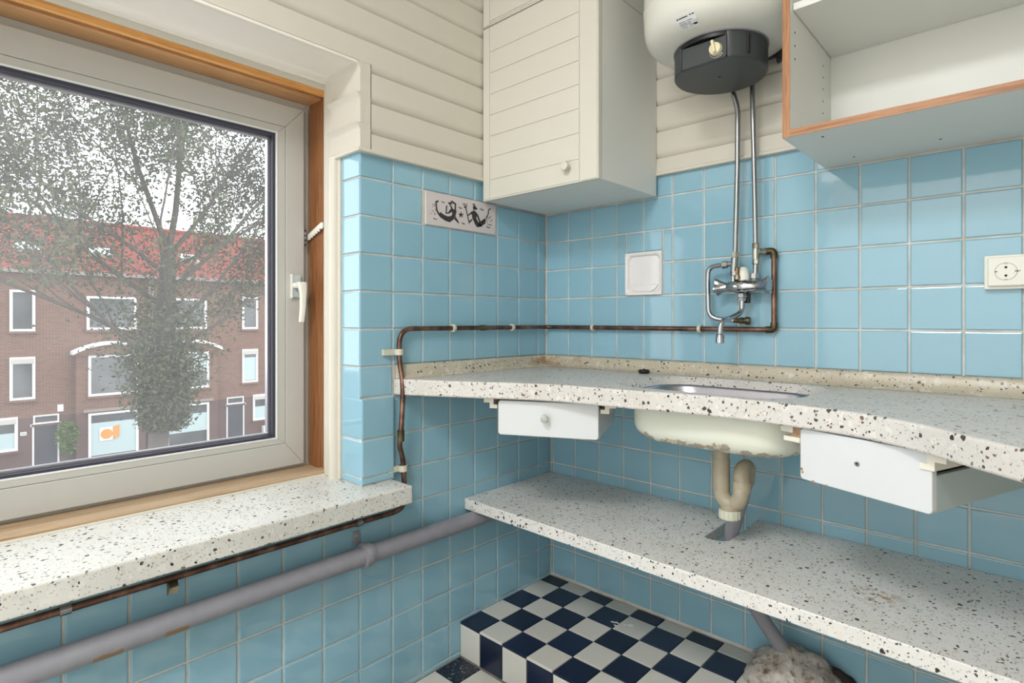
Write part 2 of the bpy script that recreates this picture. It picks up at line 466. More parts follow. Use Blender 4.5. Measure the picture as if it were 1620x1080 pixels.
# ---- wall with the window (opening y -1.98 .. -.826, z .60 .. 1.883)
WY0, WY1, WZ0, WZ1 = -1.98, -.8222, .60, 1.888
m = MB()
m.box(-.36, -.0035, WY1, .2, -.1, CEIL)
m.box(-.36, -.0035, BY, WY0, -.1, CEIL)
m.box(-.36, -.0035, WY0, WY1, -.1, WZ0)
m.box(-.36, -.0035, WY0, WY1, WZ1, CEIL)
wall_left = structure(obj('wall_left', m, 'grout'))
FL = axes((0, 0, 0), (0, 1, 0), (0, 0, 1), (1, 0, 0))
COLS = [-.048 - k * T for k in range(19)]            # joint lines, going away from the corner
spans = [(COLS[0], 0)] + [(COLS[k + 1], COLS[k]) for k in range(18)]
spans = [(a if abs(a + .825) > .01 else -.8262, b) for a, b in spans]
zu = lines(UPPER0, 1.0, TOP)
zl = lines(LOWER0, 0, .92)
for a, b in spans[:8]:
    for j in range(len(zu) - 1):
        if a < -.59 and b > -.30: continue
        c = (a + b) / 2
        if -.60 < c < -.27 and 1.44 < (zu[j] + zu[j + 1]) / 2 < 1.57:   # the picture tile takes this place
            continue
        if zu[j] > 1.55 and b > -.2: continue
        put_tile(wall_left, FL, a, b, zu[j], zu[j + 1])
put_tile(wall_left, FL, -.603, -.5945, UPPER0 + 3 * T, UPPER0 + 4 * T)
for a, b in ((-.2805, -.270),):
    put_tile(wall_left, FL, a, b, UPPER0 + 3 * T, UPPER0 + 4 * T)
for k, (a, b) in enumerate(spans):
    for j in range(len(zl) - 1):
        if k == 7 and zl[j] > .66: continue
        if k >= 8 and zl[j] > .61: continue
        if k == 7 or k >= 8:
            if zl[j] > .60: continue
        put_tile(wall_left, FL, a, b if k else .0285, zl[j], min(zl[j + 1], .60 if k > 7 else 9))
for a, b in spans[7:8]:
    put_tile(wall_left, FL, a, b, .915, UPPER0 - T)
# window reveal, tiled (faces -y)
FV = axes((0, -.826, 0), (1, 0, 0), (0, 0, 1), (0, -1, 0))
for j in range(len(zu) - 1): put_tile(wall_left, FV, -.104, 0.001, zu[j], zu[j + 1])
put_tile(wall_left, FV, -.104, .001, .905, UPPER0 - T)
for z0, z1 in ((.794, .915), (.683, .794), (.662, .683)):
    put_tile(wall_left, FV, -.104, .0135, z0, z1)
# thicker tiled casing below worktop height at the window corner
FB = axes((.0125, 0, 0), (0, 1, 0), (0, 0, 1), (1, 0, 0))
obj('tile_backing', MB().box(-.003, .0085, -.8245, -.7165, .662, .9125), 'grout', wall_left)
for z0, z1 in ((.794, .915), (.683, .794), (.662, .683)):
    put_tile(wall_left, FB, -.8265, -.715, z0, z1)

# ---- cream boards with a coved upper edge above the tiling
def board_profile(zb, zlo, zhi, face=.0145, back=-.003):
    """(out, z) outline of one board: flat face, then a ledge and a cove rising outwards to the board above"""
    zf, zt = zb + .0625, zb + .0885
    pts = [(back, max(zb, zlo)), (face, max(zb, zlo))]
    if zf > zlo: pts.append((face, min(zf, zhi)))
    if zhi > zf:
        for i in range(6):
            q = 1 - i / 5
            pts.append((face - .0155 * q ** 1.7, zf + (zt - zf) * (1 - q)))
    pts.append((back, pts[-1][1]))
    return pts
def boards(parent, fn, a0, a1, zlo, zhi, mirror=False):
    k = -1
    while True:
        zb = 1.7115 + .0885 * k
        k += 1
        if zb >= zhi - .01: break
        if zb + .0885 <= zlo + .01: continue
        prof = board_profile(zb, zlo, zhi)
        if mirror:   # lip at the top of the cove instead of a ledge below it
            zf, zt = zb + .0645, zb + .0885
            prof = [(-.003, max(zb, zlo)), (.007, max(zb, zlo)), (.007, zf)]
            for i in range(1, 6):
                q = i / 5
                prof.append((.007 + .011 * (1 - math.cos(q * math.pi / 2)) + .002 * q, zf + (zt - .002 - zf) * q))
            prof.append((-.003, zt))
        obj('plank', MB().prism(prof, a0, a1, fn), 'cream', parent, smooth=35)
boards(wall_left, lambda n, z, h: (n, h, z), -.795, -.002, TOP, 1.8885)
boards(wall_left, lambda n, z, h: (n, h, z), -2.6, -.002, 1.8885, CEIL)
boards(wall_right, lambda n, z, h: (h, -n, z), .48, 1.026, TOP, CEIL)
boards(wall_left, lambda n, z, h: (h, -.826 - n, z), -.155, .0155, TOP, 1.883, mirror=True)
# flat corner strip of the panelling, and the little bead below the boards
obj('corner_strip', MB().box(-.003, .0148, -.832, -.798, TOP, 1.8886), 'cream', wall_left, bevel=.002)
obj('base_bead', MB().box(-.003, .019, -.8415, -.002, TOP - .006, TOP + .006), 'cream', wall_left, bevel=.003)
obj('base_bead', MB().box(-.155, .004, -.8415, -.826, TOP - .006, TOP + .006), 'cream', wall_left, bevel=.003)
obj('base_bead', MB().box(.02, 1.026, -.019, -.003 + .006, TOP - .006, TOP + .006), 'cream', wall_right, bevel=.003)
# painted soffit over the window, with its stepped bead towards the frame
m = MB().prism([(.0135, 1.880), (.0135, 1.8884), (-.20, 1.8884), (-.20, 1.874), (-.185, 1.874), (-.180, 1.880), (-.150, 1.880), (-.146, 1.884), (-.01, 1.884)], WY0, -.826,
               lambda n, z, h: (n, h, z))
obj('soffit', m, 'sill_lit_soffit', wall_left, bevel=.0015)
obj('head_board', MB().box(-.22, -.19, WY0, -.826, 1.857, 1.90), 'cream', wall_left, bevel=.002)

# ---- the rest of the shell
floor = structure(obj('floor', MB().box(-.1, RX, BY, .03, -.12, -.0035), 'floor_grout'))
for i in range(14):
    for j in range(9):
        a0 = i * .1045
        w, h = .1045 - .0035, .1045 - .0035
        navy = (i + j) % 2 == 0
        o = link('tile', tile_mesh(w, h, .006, 'navy_worn' if i == 0 and j == 0 else ('navy' if navy else 'pale'), .0015), None, None)
        o.matrix_basis = Matrix.Translation((a0 + .052, -.447 - j * .1045 - .052, -.006)) @ Matrix.Rotation(rnd.gauss(0, .002), 4, 'X')
        o.parent = floor
obj('pale_bounce_floor', MB().box(0, RX, BY, -1.392, -.0035, 0), 'pale', floor)  # pale slab out of view, added to bounce light upward
ceiling = structure(obj('ceiling', MB().box(-.36, RX + .15, BY - .1, .2, CEIL, CEIL + .15), 'plaster'))
wall_far = structure(obj('wall_far', MB().box(RX, RX + .15, BY - .1, .2, -.1, CEIL), 'far_plaster'))
m = MB().box(-.36, RX + .15, BY - .1, BY, -.1, CEIL)
wall_back = structure(obj('wall_back', m, 'far_plaster'))

# ---- window: oak lining (trim), fixed frame, opening sash, dusty pane
trim_1 = structure(obj('trim_1', MB().box(-.312, -.194, -.8245, -.80, .664, 1.846), 'oak_z', bevel=.003))
m = MB().prism([(-.318, 1.8410), (-.228, 1.8400), (-.228, 1.862), (-.318, 1.862)], WY0, -.8245, lambda n, z, h: (n, h, z))
trim_2 = structure(obj('trim_2', m, 'oak_y', bevel=.001))
m = MB().prism([(-.214, 1.862), (-.214, 1.8435), (-.210, 1.8408), (-.203, 1.8405), (-.197, 1.843), (-.1935, 1.848), (-.193, 1.857), (-.2, 1.862)], WY0, -.8275, lambda n, z, h: (n, h, z))
obj('oak_bead', m, 'oak_bead', trim_2, smooth=50)
m = MB().prism([(-.318, .640), (-.318, .673), (-.23, .672), (-.226, .678), (-.194, .676), (-.189, .672), (-.189, .640)], WY0, -.8245, lambda n, z, h: (n, h, z))
trim_3 = structure(obj('trim_3', m, 'oak_sill', bevel=.0015))
obj('lower_bead', MB().box(-.192, -.183, WY0, -.826, .655, .667), 'cream', trim_3, bevel=.002)
m = MB().box(-.197, -.150, -.8335, -.818, .662, 1.884).box(-.160, -.150, -.838, -.818, .662, TOP)
trim_4 = structure(obj('trim_4', m, 'cream', bevel=.003))
obj('round_bead', MB().tube([(-.132, -.832, .662), (-.132, -.832, TOP)], .018, 16), 'cream', trim_4, smooth=60)
obj('putty_strip', MB().box(-.118, -.102, -.832, -.818, .662, TOP), 'cream', trim_4, bevel=.002)

def ring(m, y0, y1, z0, z1, Y0, Y1, Z0, Z1, x0, x1):
    """mitred rectangular frame: outer y0..z1, inner Y0..Z1, from x0 to x1"""
    o = [(y0, z0), (y1, z0), (y1, z1), (y0, z1)]; i = [(Y0, Z0), (Y1, Z0), (Y1, Z1), (Y0, Z1)]
    for k in range(4):
        j = (k + 1) % 4
        m.prism([o[k], o[j], i[j], i[k]], x0, x1, lambda a, b, h: (h, a, b))
    return m
window_1 = structure(obj('window_1', ring(MB(), -1.98, -.8255, .671, 1.8425, -1.92, -.885, .73, 1.78, -.40, -.312), 'pvc', bevel=.002))
sash = obj('sash', ring(MB(), -1.955, -.8475, .683, 1.818, -1.883, -.907, .756, 1.749, -.37, -.295), 'pvc', window_1, bevel=.0025)
obj('glazing_bead', ring(MB(), -1.8822, -.9078, .7568, 1.7482, -1.855, -.9345, .7765, 1.7255, -.345, -.2957), 'pvc', sash, bevel=.0014)
obj('bead_lip', ring(MB(), -1.8575, -.932, .774, 1.728, -1.853, -.936, .778, 1.724, -.345, -.2945), 'pvc_bead', sash, bevel=.001)
obj('gasket', ring(MB(), -1.8545, -.935, .777, 1.725, -1.846, -.9445, .785, 1.715, -.345, -.303), 'gasket', sash)
obj('spacer', ring(MB(), -1.8545, -.935, .777, 1.725, -1.838, -.952, .792, 1.7075, -.340, -.3225), 'steel', sash)
obj('pane', MB().box(-.3215, -.3175, -1.852, -.938, .780, 1.722), 'glass', sash)
# lever handle on its rose
h = obj('handle', MB().box(-.2955, -.286, -.892, -.861, 1.214, 1.286), 'rose', sash, bevel=.003)
obj('rose_rim', MB().box(-.2955, -.284, -.8935, -.889, 1.212, 1.288), 'white_plastic', sash, bevel=.0012)
m = MB().tube([(-.286, -.884, 1.252), (-.256, -.884, 1.252)], .009, 14)
m.loft([[(x_, y_, z_) for x_, y_ in rrect(-.254, yc, hx_, hy_, .004, 3)] for z_, yc, hx_, hy_ in ((1.262, -.876, .008, .014), (1.250, -.873, .009, .0125), (1.225, -.871, .008, .0095), (1.18, -.872, .007, .0085), (1.137, -.876, .006, .008))])
obj('lever', m, 'white_plastic', sash, smooth=50)
# toothed ventilation stay and its keep on the edge of the sash
pts = [(0, 0), (.048, .020)]
stay = [(-.002, -.004)]
L0, L1 = Vector((0, 0)), Vector((.066, .030))
prof = [(-.004, .004), (-.004, -.004)]
for i in range(5):
    f = .10 + i * .17
    prof += [(.066 * f, .030 * f - .0045), (.066 * (f + .07), .030 * (f + .07) - .0045), (.066 * (f + .075), .030 * (f + .075) - .0005), (.066 * (f + .10), .030 * (f + .10) - .0005)]
prof += [(.066, .0255), (.072, .030), (.070, .037), (.064, .036)]
obj('window_stay', MB().prism(prof, -.8335, -.8305, lambda a, b, h: (-.300 + a * 1.45, h + a * -.05, 1.408 + a * .42 + (b - a * .4545) * 2.0)), 'white_plastic', window_1)
m = MB().box(-.2965, -.2935, -.8475, -.8425, 1.375, 1.44)
obj('stay_keep', m, 'steel', window_1)
for z_ in (1.385, 1.40, 1.415, 1.43):
    obj('screw', MB().lathe([(.0028, 0), (.0028, .001)], axes((-.2935, -.845, z_), (0, 1, 0), (0, 0, 1), (1, 0, 0)), 10), 'dark_hole', window_1)

# ---- terrazzo window sill
window_sill = structure(obj('window_sill', MB().box(-.192, .112, -2.3, -.721, .611, .662), 'terrazzo_sill', bevel=.004))

# ---- chequered step along the sink wall
step = thing('tiled_step', 'low chequered navy and white tiled step along the wall under the terrazzo shelf', 'step', (.7, -.2, 0))
obj('core', MB().box(0, 1.9, -.441, .03, -.003, .1145), 'floor_grout', step)
xs = [0, .0965] + [.0965 + .1047 * k for k in range(1, 14)]
ys = [.0285, -.0315, -.139, -.2425, -.349, -.4475]
for i in range(len(xs) - 1):
    for j in range(5):
        if xs[i] > .83 and j == 0: continue
        w, hh = xs[i + 1] - xs[i] - .0032, ys[j] - ys[j + 1] - .0032
        o = link('tile', tile_mesh(w, hh, .0075, 'navy' if (i + j) % 2 == 0 else 'pale', .0018 if j < 4 else .003), None, None)
        o.matrix_basis = Matrix.Translation(((xs[i] + xs[i + 1]) / 2, (ys[j] + ys[j + 1]) / 2, .1125 + rnd.uniform(-.0004, .0004))) @ Matrix.Rotation(rnd.gauss(0, .003), 4, 'X') @ Matrix.Rotation(rnd.gauss(0, .003), 4, 'Y')
        o.parent = step; o.matrix_parent_inverse = step.matrix_basis.inverted()
FS = axes((0, -.446, 0), (1, 0, 0), (0, 0, 1), (0, -1, 0))
for i in range(len(xs) - 1):
    put_tile(step, FS, xs[i], xs[i + 1], .002, .1115, .006, 'navy' if i % 2 else 'pale', .0035)
# paint splashes left on two of its tiles
m = MB()
for (px, py, rx, ry, an) in ((.395, -.105, .012, .004, .3), (.41, -.118, .007, .003, 0), (.448, -.083, .010, .007, .4), (.432, -.092, .006, .002, .5), (.405, -.100, .008, .004, -.2)):
    n = 10
    m.prism([(px + rx * math.cos(an) * math.cos(2 * math.pi * k / n) - ry * math.sin(an) * math.sin(2 * math.pi * k / n),
              py + rx * math.sin(an) * math.cos(2 * math.pi * k / n) + ry * math.cos(an) * math.sin(2 * math.pi * k / n)) for k in range(n)], .1195, .1206, lambda a, b, h_: (a, b, h_))
o = obj('paint_splashes', m, 'white_paint', step); o['kind'] = 'stuff'

# ================================================================== THINGS
# ---- terrazzo worktop with its sink cut-out and upstand
ZT, ZB = .965, .917
front = [(.0, -.712), (.05, -.703), (.15, -.660), (.25, -.612), (.345, -.563), (.435, -.524), (.505, -.505), (.575, -.494), (.64, -.488), (.706, -.482), (.80, -.464), (.90, -.453), (.96, -.453), (1.02, -.456),
         (1.10, -.467), (1.165, -.480), (1.225, -.500), (1.285, -.533), (1.337, -.575), (1.40, -.637), (1.457, -.688), (1.53, -.74), (1.62, -.785), (1.75, -.80), (1.78, -.80)]
outer = [(0, .029)] + front + [(1.78, .029)]
hole_t = rrect(.8175, -.235, .2475, .178, .105, 9)
hole_m = rrect(.8175, -.235, .2300, .1605, .095, 9)
def slab(outer, z0, z1, hole_t=None, hole_b=None, zm=None):
    m = MB()
    def cap(z, hole):
        pts = [Vector(p) for p in outer] + [Vector(p) for p in (hole or [])]
        n = len(outer)
        edges = [(i, (i + 1) % n) for i in range(n)] + [(n + i, n + (i + 1) % len(hole)) for i in range(len(hole or []))]
        v, e, f, *_ = delaunay_2d_cdt(pts, edges, [], 0, 1e-6)
        fs = []
        from mathutils.geometry import intersect_point_tri_2d
        def inside(p, poly):
            c = False; j = len(poly) - 1
            for i in range(len(poly)):
                (xi, yi), (xj, yj) = poly[i], poly[j]
                if (yi > p[1]) != (yj > p[1]) and p[0] < (xj - xi) * (p[1] - yi) / (yj - yi) + xi: c = not c
                j = i
            return c
        for t_ in f:
            c = sum((v[i] for i in t_), Vector((0, 0))) / len(t_)
            if inside(c, outer) and not (hole and inside(c, hole)): fs.append(tuple(t_))
        m.add([(p.x, p.y, z) for p in v], fs)
    cap(z1, hole_t); cap(z0, hole_b)
    def wall(a, za, b, zb_):
        n = len(a)
        m.add([(p[0], p[1], za) for p in a] + [(p[0], p[1], zb_) for p in b], [(i, (i + 1) % n, (i + 1) % n + n, i + n) for i in range(n)])
    wall(outer, z0, outer, z1)
    if hole_t: wall(hole_b, z0, hole_b, zm); wall(hole_b, zm, hole_t, z1)
    me = m.mesh('slab', fix=False)
    bm = bmesh.new(); bm.from_mesh(me)
    bmesh.ops.remove_doubles(bm, verts=bm.verts, dist=1e-5)
    bmesh.ops.recalc_face_normals(bm, faces=bm.faces)
    bm.to_mesh(me); bm.free()
    me.shade_smooth(); me.set_sharp_from_angle(angle=R(38))
    return me
worktop = tag(link('worktop', slab(outer, ZB, ZT, hole_t, hole_m, .943), 'terrazzo', bevel=.005, seg=3),
              'speckled terrazzo worktop with wavy front edge and sunken sink opening', 'worktop')
prof = [(0, .966), (.046, .9655), (.040, .9675), (.031, .971), (.024, .9765), (.018, .985), (.0145, .996), (.0125, 1.003), (.009, 1.0065), (0, 1.0065)]
loops = [[(d, -.703, z) for d, z in prof], [(d, -d, z) for d, z in prof], [(1.78, -d, z) for d, z in prof]]
obj('upstand', MB().loft(loops), 'terrazzo_upstand', worktop, smooth=50)
# cream runners screwed below it, that carry the two drawers
D1, D2 = Vector((.301, -.56)), Vector((.566, -.434))
dd = (D2 - D1).normalized(); dn = Vector((-dd.y, dd.x))      # into the cupboard
FDL = axes((D1.x, D1.y, 0), (dd.x, dd.y, 0), (dn.x, dn.y, 0), (0, 0, 1))
E1 = Vector((1.094, -.444)); E2 = Vector((1.335, -.534))
ed = (E2 - E1).normalized(); en = Vector((-ed.y, ed.x))
FDR = axes((E1.x, E1.y, 0), (ed.x, ed.y, 0), (en.x, en.y, 0), (0, 0, 1))
LW, RW = (D2 - D1).length, (E2 - E1).length
def runner(frame, a, side, n0, n1):
    m = MB()
    pr = [(0, .917), (side * .030, .917), (side * .030, .900), (side * .012, .900), (side * .012, .884), (-side * .012, .884), (-side * .012, .895), (0, .895)]
    m.prism(pr, n0, n1, lambda p, z, h_: tuple(frame @ Vector((a + p, h_, z))))
    return obj('drawer_runner', m, 'rail', worktop)
runner(FDL, -.022, -1, .02, .34); runner(FDL, LW + .016, 1, .01, .34)
runner(FDR, RW - .006, 1, -.004, .34)
m = MB().obox(FDR, -.052, -.022, .004, .30, .899, .917).obox(FDR, -.045, -.004, .004, .30, .880, .891)
obj('drawer_runner', m, 'rail', worktop, bevel=.0015)
obj('drawer_runner', MB().obox(FDR, -.030, -.003, .007, .30, .891, .9165), 'raw_wood', worktop)

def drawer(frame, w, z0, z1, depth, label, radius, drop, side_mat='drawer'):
    t = thing('drawer', label, 'drawer', tuple(frame @ Vector((w / 2, .15, z0))))
    pts = rrect(w / 2, (z0 + z1) / 2, w / 2, (z1 - z0) / 2, radius, 4)
    obj('front_panel', MB().prism(pts, 0, .016, lambda a, b_, h_: tuple(frame @ Vector((a, h_, b_)))), 'drawer', t, bevel=.002)
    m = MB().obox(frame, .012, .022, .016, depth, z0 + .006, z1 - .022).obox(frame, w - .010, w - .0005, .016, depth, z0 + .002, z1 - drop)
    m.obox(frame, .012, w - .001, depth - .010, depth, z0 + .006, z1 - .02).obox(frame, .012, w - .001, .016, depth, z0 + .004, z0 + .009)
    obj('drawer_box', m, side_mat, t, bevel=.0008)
    return t
dl = drawer(FDL, LW, .812, .911, .30, 'small white drawer with round grey knob below the left end of the worktop', .009, .016)
obj('knob', MB().lathe([(.004, 0), (.004, .012), (.0095, .016), (.0115, .022), (.0105, .027), (.006, .029)], axes(FDL @ Vector((LW * .495, 0, .867)), (dd.x, dd.y, 0), (0, 0, 1), (-dn.x, -dn.y, 0)), 20), 'socket_well', dl, smooth=40)
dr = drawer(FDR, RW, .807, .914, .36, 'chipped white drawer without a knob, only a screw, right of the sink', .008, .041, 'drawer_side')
fr_ = axes(FDR @ Vector((RW * .485, 0, .866)), (ed.x, ed.y, 0), (0, 0, 1), (-en.x, -en.y, 0))
obj('screw', MB().lathe([(.0052, -.001), (.0052, .0012), (.0038, .0016), (.0030, .0006)], fr_, 18), 'steel', dr)
obj('screw_slot', MB().lathe([(.0022, 0), (.0022, .0011)], fr_, 10), 'dark_hole', dr)
# bare patches on the lower edge
m = MB()
for a, z_, s_ in ((.004, .828, .004), (.006, .822, .003), (.03, .8078, .004), (.06, .8075, .003)):
    pts = [(a + s_ * rnd.uniform(.5, 1.1) * math.cos(k * .9), z_ + s_ * rnd.uniform(.5, 1.1) * math.sin(k * .9)) for k in range(7)]
    m.prism(pts, -.0006, .001, lambda p, q, h_: tuple(FDR @ Vector((p, h_, q))))
o = obj('paint_chips', m, 'raw_wood', dr); o['kind'] = 'stuff'

# ---- sink basin hanging under the opening
sink = thing('sink', 'cream enamelled sink basin with chipped underside below the worktop opening', 'sink', (.84, -.23, .80))
SCX, SCY = .842, -.228
def bowl(levels):
    return [[(x, y, z) for x, y in rrect(SCX, SCY, hx, hy, r, 8)] for z, hx, hy, r in levels]
out = [(.917, .232, .166, .10), (.868, .232, .166, .10), (.852, .230, .165, .10), (.838, .224, .161, .098), (.826, .210, .152, .094), (.818, .190, .138, .088), (.813, .160, .115, .08), (.811, .10, .07, .05)]
inn = [(.917, .222, .158, .095), (.868, .220, .156, .095), (.842, .206, .146, .09), (.830, .16, .115, .08), (.826, .05, .05, .04)]
obj('enamel_shell', MB().loft(bowl(out), False, True), 'basin', sink, smooth=60)
def srr(z, ins, r, dx=0., dy=0.): return [(x, y, z) for x, y in rrect(.8175 + dx, -.235 + dy, .2300 - ins, .1605 - ins, r, 9)]
obj('steel_basin', MB().loft([srr(.9425, .0008, .094), srr(.9405, .006, .092), srr(.936, .009, .09), srr(.88, .016, .085, .012, .004), srr(.850, .026, .08, .014, .005), srr(.832, .06, .07, .016, .006), srr(.827, .12, .035, .018, .006)], False, True), 'steel', sink, smooth=50)
obj('strainer', MB().lathe([(.028, .826), (.028, .829), (.022, .830), (.006, .829), (.005, .837), (.002, .838)], Matrix.Translation((SCX, SCY, 0)), 20), 'chrome', sink, smooth=40)

plug = thing('sink_plug', 'black rubber sink plug lying on the worktop by the upstand', 'plug', (.485, -.056, ZT))
mp_ = Matrix.Translation((.485, -.060, ZT))
obj('stopper', MB().lathe([(.0165, .0005), (.0180, .003), (.0185, .009), (.0185, .0115), (.0165, .0125), (.0155, .0105), (.004, .0105)], mp_, 28), 'black', plug, smooth=40)
obj('lug', MB().lathe([(.004, .0104), (.004, .0145), (.002, .016)], mp_, 12), 'black', plug)

# ---- shelf below
notch = [(.83, .029), (.833, -.10)] + [(.797 + .036 * math.cos(R(a)), -.178 + .036 * math.sin(R(a))) for a in (0, -20, -45, -70, -90)] + [(.785 + .018 * math.cos(R(a)), -.196 + .018 * math.sin(R(a))) for a in (-90, -120, -150, -180)] + [(.766, .029)]
poly = [(.0005, .029), (.0005, -.425), (.004, -.4285), (1.9, -.471), (1.9, .029)] + notch
shelf = tag(link('shelf', slab(poly, .498, .5345), 'terrazzo_shelf', bevel=.003, seg=2), 'long terrazzo shelf with a notch for the drain, between worktop and tiled step', 'shelf')

# ---- trap under the sink
trap = thing('drain_trap', 'taupe plastic drain trap hanging below the sink basin', 'drain trap', (.842, -.24, .62))
tx, ty = .834, -.245
obj('tailpiece', MB().lathe([(.024, .815), (.024, .797), (.0215, .794), (.0212, .770)], Matrix.Translation((tx, ty, 0)), 24), 'trap', trap, smooth=35)
path = [(tx, ty, .772), (tx, ty, .690)]
for a in range(0, 76, 12): path.append((tx + .030 * (1 - math.cos(R(a))), ty, .690 - .036 * math.sin(R(a))))
obj('inlet_bend', MB().tube(path, [.0222, .0222] + [.0215] * 7, 22), 'trap', trap, smooth=60)
rx_, ry_ = .886, -.235
path = [(.848, ty, .652), (.860, ty, .655)]
for a in range(10, 96, 14): path.append((.856 + .030 * math.sin(R(a)), ty + .004, .688 - .034 * math.cos(R(a))))
path += [(rx_, ry_, .696), (rx_, ry_, .700)]
obj('outlet_bend', MB().tube(path, .0212, 22), 'trap', trap, smooth=60)
obj('socket_collar', MB().lathe([(.0230, .688), (.0238, .692), (.0238, .716), (.0225, .718)], Matrix.Translation((rx_, ry_, 0)), 24), 'trap', trap, smooth=35)
path = [(rx_, ry_, .716), (rx_, ry_, .722)]
for a in range(10, 121, 11): path.append((rx_ - .002, ry_ + .028 * (1 - math.cos(R(a))), .722 + .026 * math.sin(R(a))))
path += [(.878, ry_ + .055, .722), (.872, ry_ + .066, .702)]
obj('return_elbow', MB().tube(path, .0218, 22), 'trap', trap, smooth=60)
obj('cleanout_cup', MB().lathe([(.012, .668), (.0235, .655), (.0235, .640), (.0215, .638)], Matrix.Translation((.857, ty, 0)), 24), 'trap', trap, smooth=35)
m = MB()
mt = Matrix.Translation((.857, ty, 0))
m.lathe([(.0255, .640), (.0262, .637), (.0262, .619), (.0240, .616)], mt, 28)
for k in range(14):
    a = 2 * math.pi * k / 14
    m.obox(mt @ Matrix.Rotation(a, 4, 'Z'), .0255, .0278, -.0018, .0018, .618, .638)
obj('ribbed_nut', m, 'clip', trap)
drain = tag(obj('drain_pipe', MB().tube(round_path([(.872, -.168, .715), (.852, -.150, .65), (.812, -.130, .535), (.818, -.120, .46), (.872, -.10, .322), (.955, -.050, .185)], .06, 5), .0205, 22), 'grey_pvc', smooth=60),
            'bent grey drain pipe running through the shelf notch into the mortar lump', 'pipe')

# mortar lump where the pipe enters the wall
bm = bmesh.new(); bmesh.ops.create_icosphere(bm, subdivisions=4, radius=1)
from mathutils import noise as mnoise
for v in bm.verts:
    p = v.co.copy()
    d = 1 + .16 * mnoise.noise(p * 2.1) + .09 * mnoise.noise(p * 5.3) + .03 * mnoise.noise(p * 14)
    z = max(p.z, -.25)
    v.co = Vector((.962 + p.x * d * .112 + .02 * (1 - z) * p.x, -.045 + p.y * d * .095 - .02 * (1 - z) , .128 + z * d * .098))
    if v.co.y > .028: v.co.y = .028
me = bpy.data.meshes.new('mortar'); bm.to_mesh(me); bm.free(); me.shade_smooth()
lump = tag(link('mortar_lump', me, 'mortar'), 'rough grey mortar lump around the pipe foot on the tiled step', 'mortar')

bm = bmesh.new(); bmesh.ops.create_icosphere(bm, subdivisions=3, radius=1)
for v in bm.verts:
    p = v.co.copy(); d = 1 + .35 * mnoise.noise(p * 2.7 + Vector((3, 1, 2))) + .15 * mnoise.noise(p * 7)
    v.co = Vector((1.062 + p.x * d * .052, .004 + min(p.y * d * .05, .024), .128 + max(p.z, -.2) * d * .052 * (1 - .5 * p.x)))
me = bpy.data.meshes.new('crack_lump'); bm.to_mesh(me); bm.free(); me.shade_smooth()
link('crack_shade_lump', me, 'crack_shade', lump)  # dark lump put where the wall has a shaded crack hole

# ---- grey waste pipe along the window wall
wp = thing('waste_pipe', 'thick grey waste pipe running along the wall below the window sill', 'pipe', (.045, -1.2, .477))
obj('pipe', MB().tube([(.045, -2.4, .479), (.045, -.95, .477), (.045, -.44, .4712), (.045, -.03, .470)], .0262, 26), 'wall_pipe', wp, smooth=60)
cl = MB().lathe([(.0266, -.008), (.0345, -.008), (.0345, .008), (.0266, .008)], axes((.045, -.836, .477), (1, 0, 0), (0, 0, -1), (0, 1, 0)), 30)
clamp = obj('clamp', cl, 'grey_pvc', wp, smooth=40)
obj('clamp_rib', MB().lathe([(.0266, -.014), (.0312, -.014), (.0312, .014), (.0266, .014)], axes((.045, -.832, .477), (1, 0, 0), (0, 0, -1), (0, 1, 0)), 30), 'grey_pvc', clamp, smooth=40)
obj('clamp_tab', MB().box(.0005, .006, -.849, -.829, .498, .536), 'grey_pvc', clamp, bevel=.003)
obj('clamp_tab', MB().box(.0005, .03, -.849, -.829, .437, .455), 'grey_pvc', clamp, bevel=.003)
obj('screw', MB().lathe([(.0042, 0), (.0042, .002), (.002, .003)], axes((.006, -.839, .522), (0, 1, 0), (0, 0, 1), (1, 0, 0)), 12), 'steel', clamp)

# ---- copper cold water pipe: under the sill, up the corner, round the room corner to the mixer
cp = thing('copper_pipe', 'thin copper water pipe running from below the sill around the corner to the mixer', 'pipe', (.02, -.70, .60))
r_ = .0078
obj('pipe_run', MB().tube(round_path([(.028, -2.4, .567), (.028, -.686, .568), (.019, -.686, .66), (.018, -.688, .715), (.032, -.712, .765), (.040, -.712, .80), (.041, -.706, .90), (.038, -.703, .955), (.019, -.703, 1.015), (.018, -.703, 1.1165), (.018, -.40, 1.1165), (.018, -.018, 1.1165), (.10, -.018, 1.1165), (.885, -.018, 1.1145)], .056, 8), r_, 14), 'copper', cp, smooth=60)
obj('riser', MB().tube([(.8945, -.018, 1.12), (.8945, -.018, 1.345)], r_, 14), 'copper', cp, smooth=60)
def lath(r0, r1, l, frame): return MB().lathe([(r0, -l), (r1, -l), (r1, l), (r0, l)], frame, 18)
obj('elbow', MB().tube(round_path([(.872, -.018, 1.1147), (.8945, -.018, 1.1147), (.8945, -.018, 1.137)], .014, 6), .0102, 16), 'patina', cp, smooth=60)
obj('elbow', MB().tube(round_path([(.8945, -.018, 1.322), (.8945, -.018, 1.3445), (.866, -.018, 1.3445)], .014, 6), .0102, 16), 'patina', cp, smooth=60)
obj('coupling', lath(.008, .0105, .017, axes((.040, -.712, .796), (1, 0, 0), (0, 1, 0), (0, 0, 1))), 'patina', cp, smooth=40)
obj('coupling', lath(.008, .0098, .011, axes((.018, -.355, 1.1165), (1, 0, 0), (0, 0, -1), (0, 1, 0))), 'patina', cp, smooth=40)
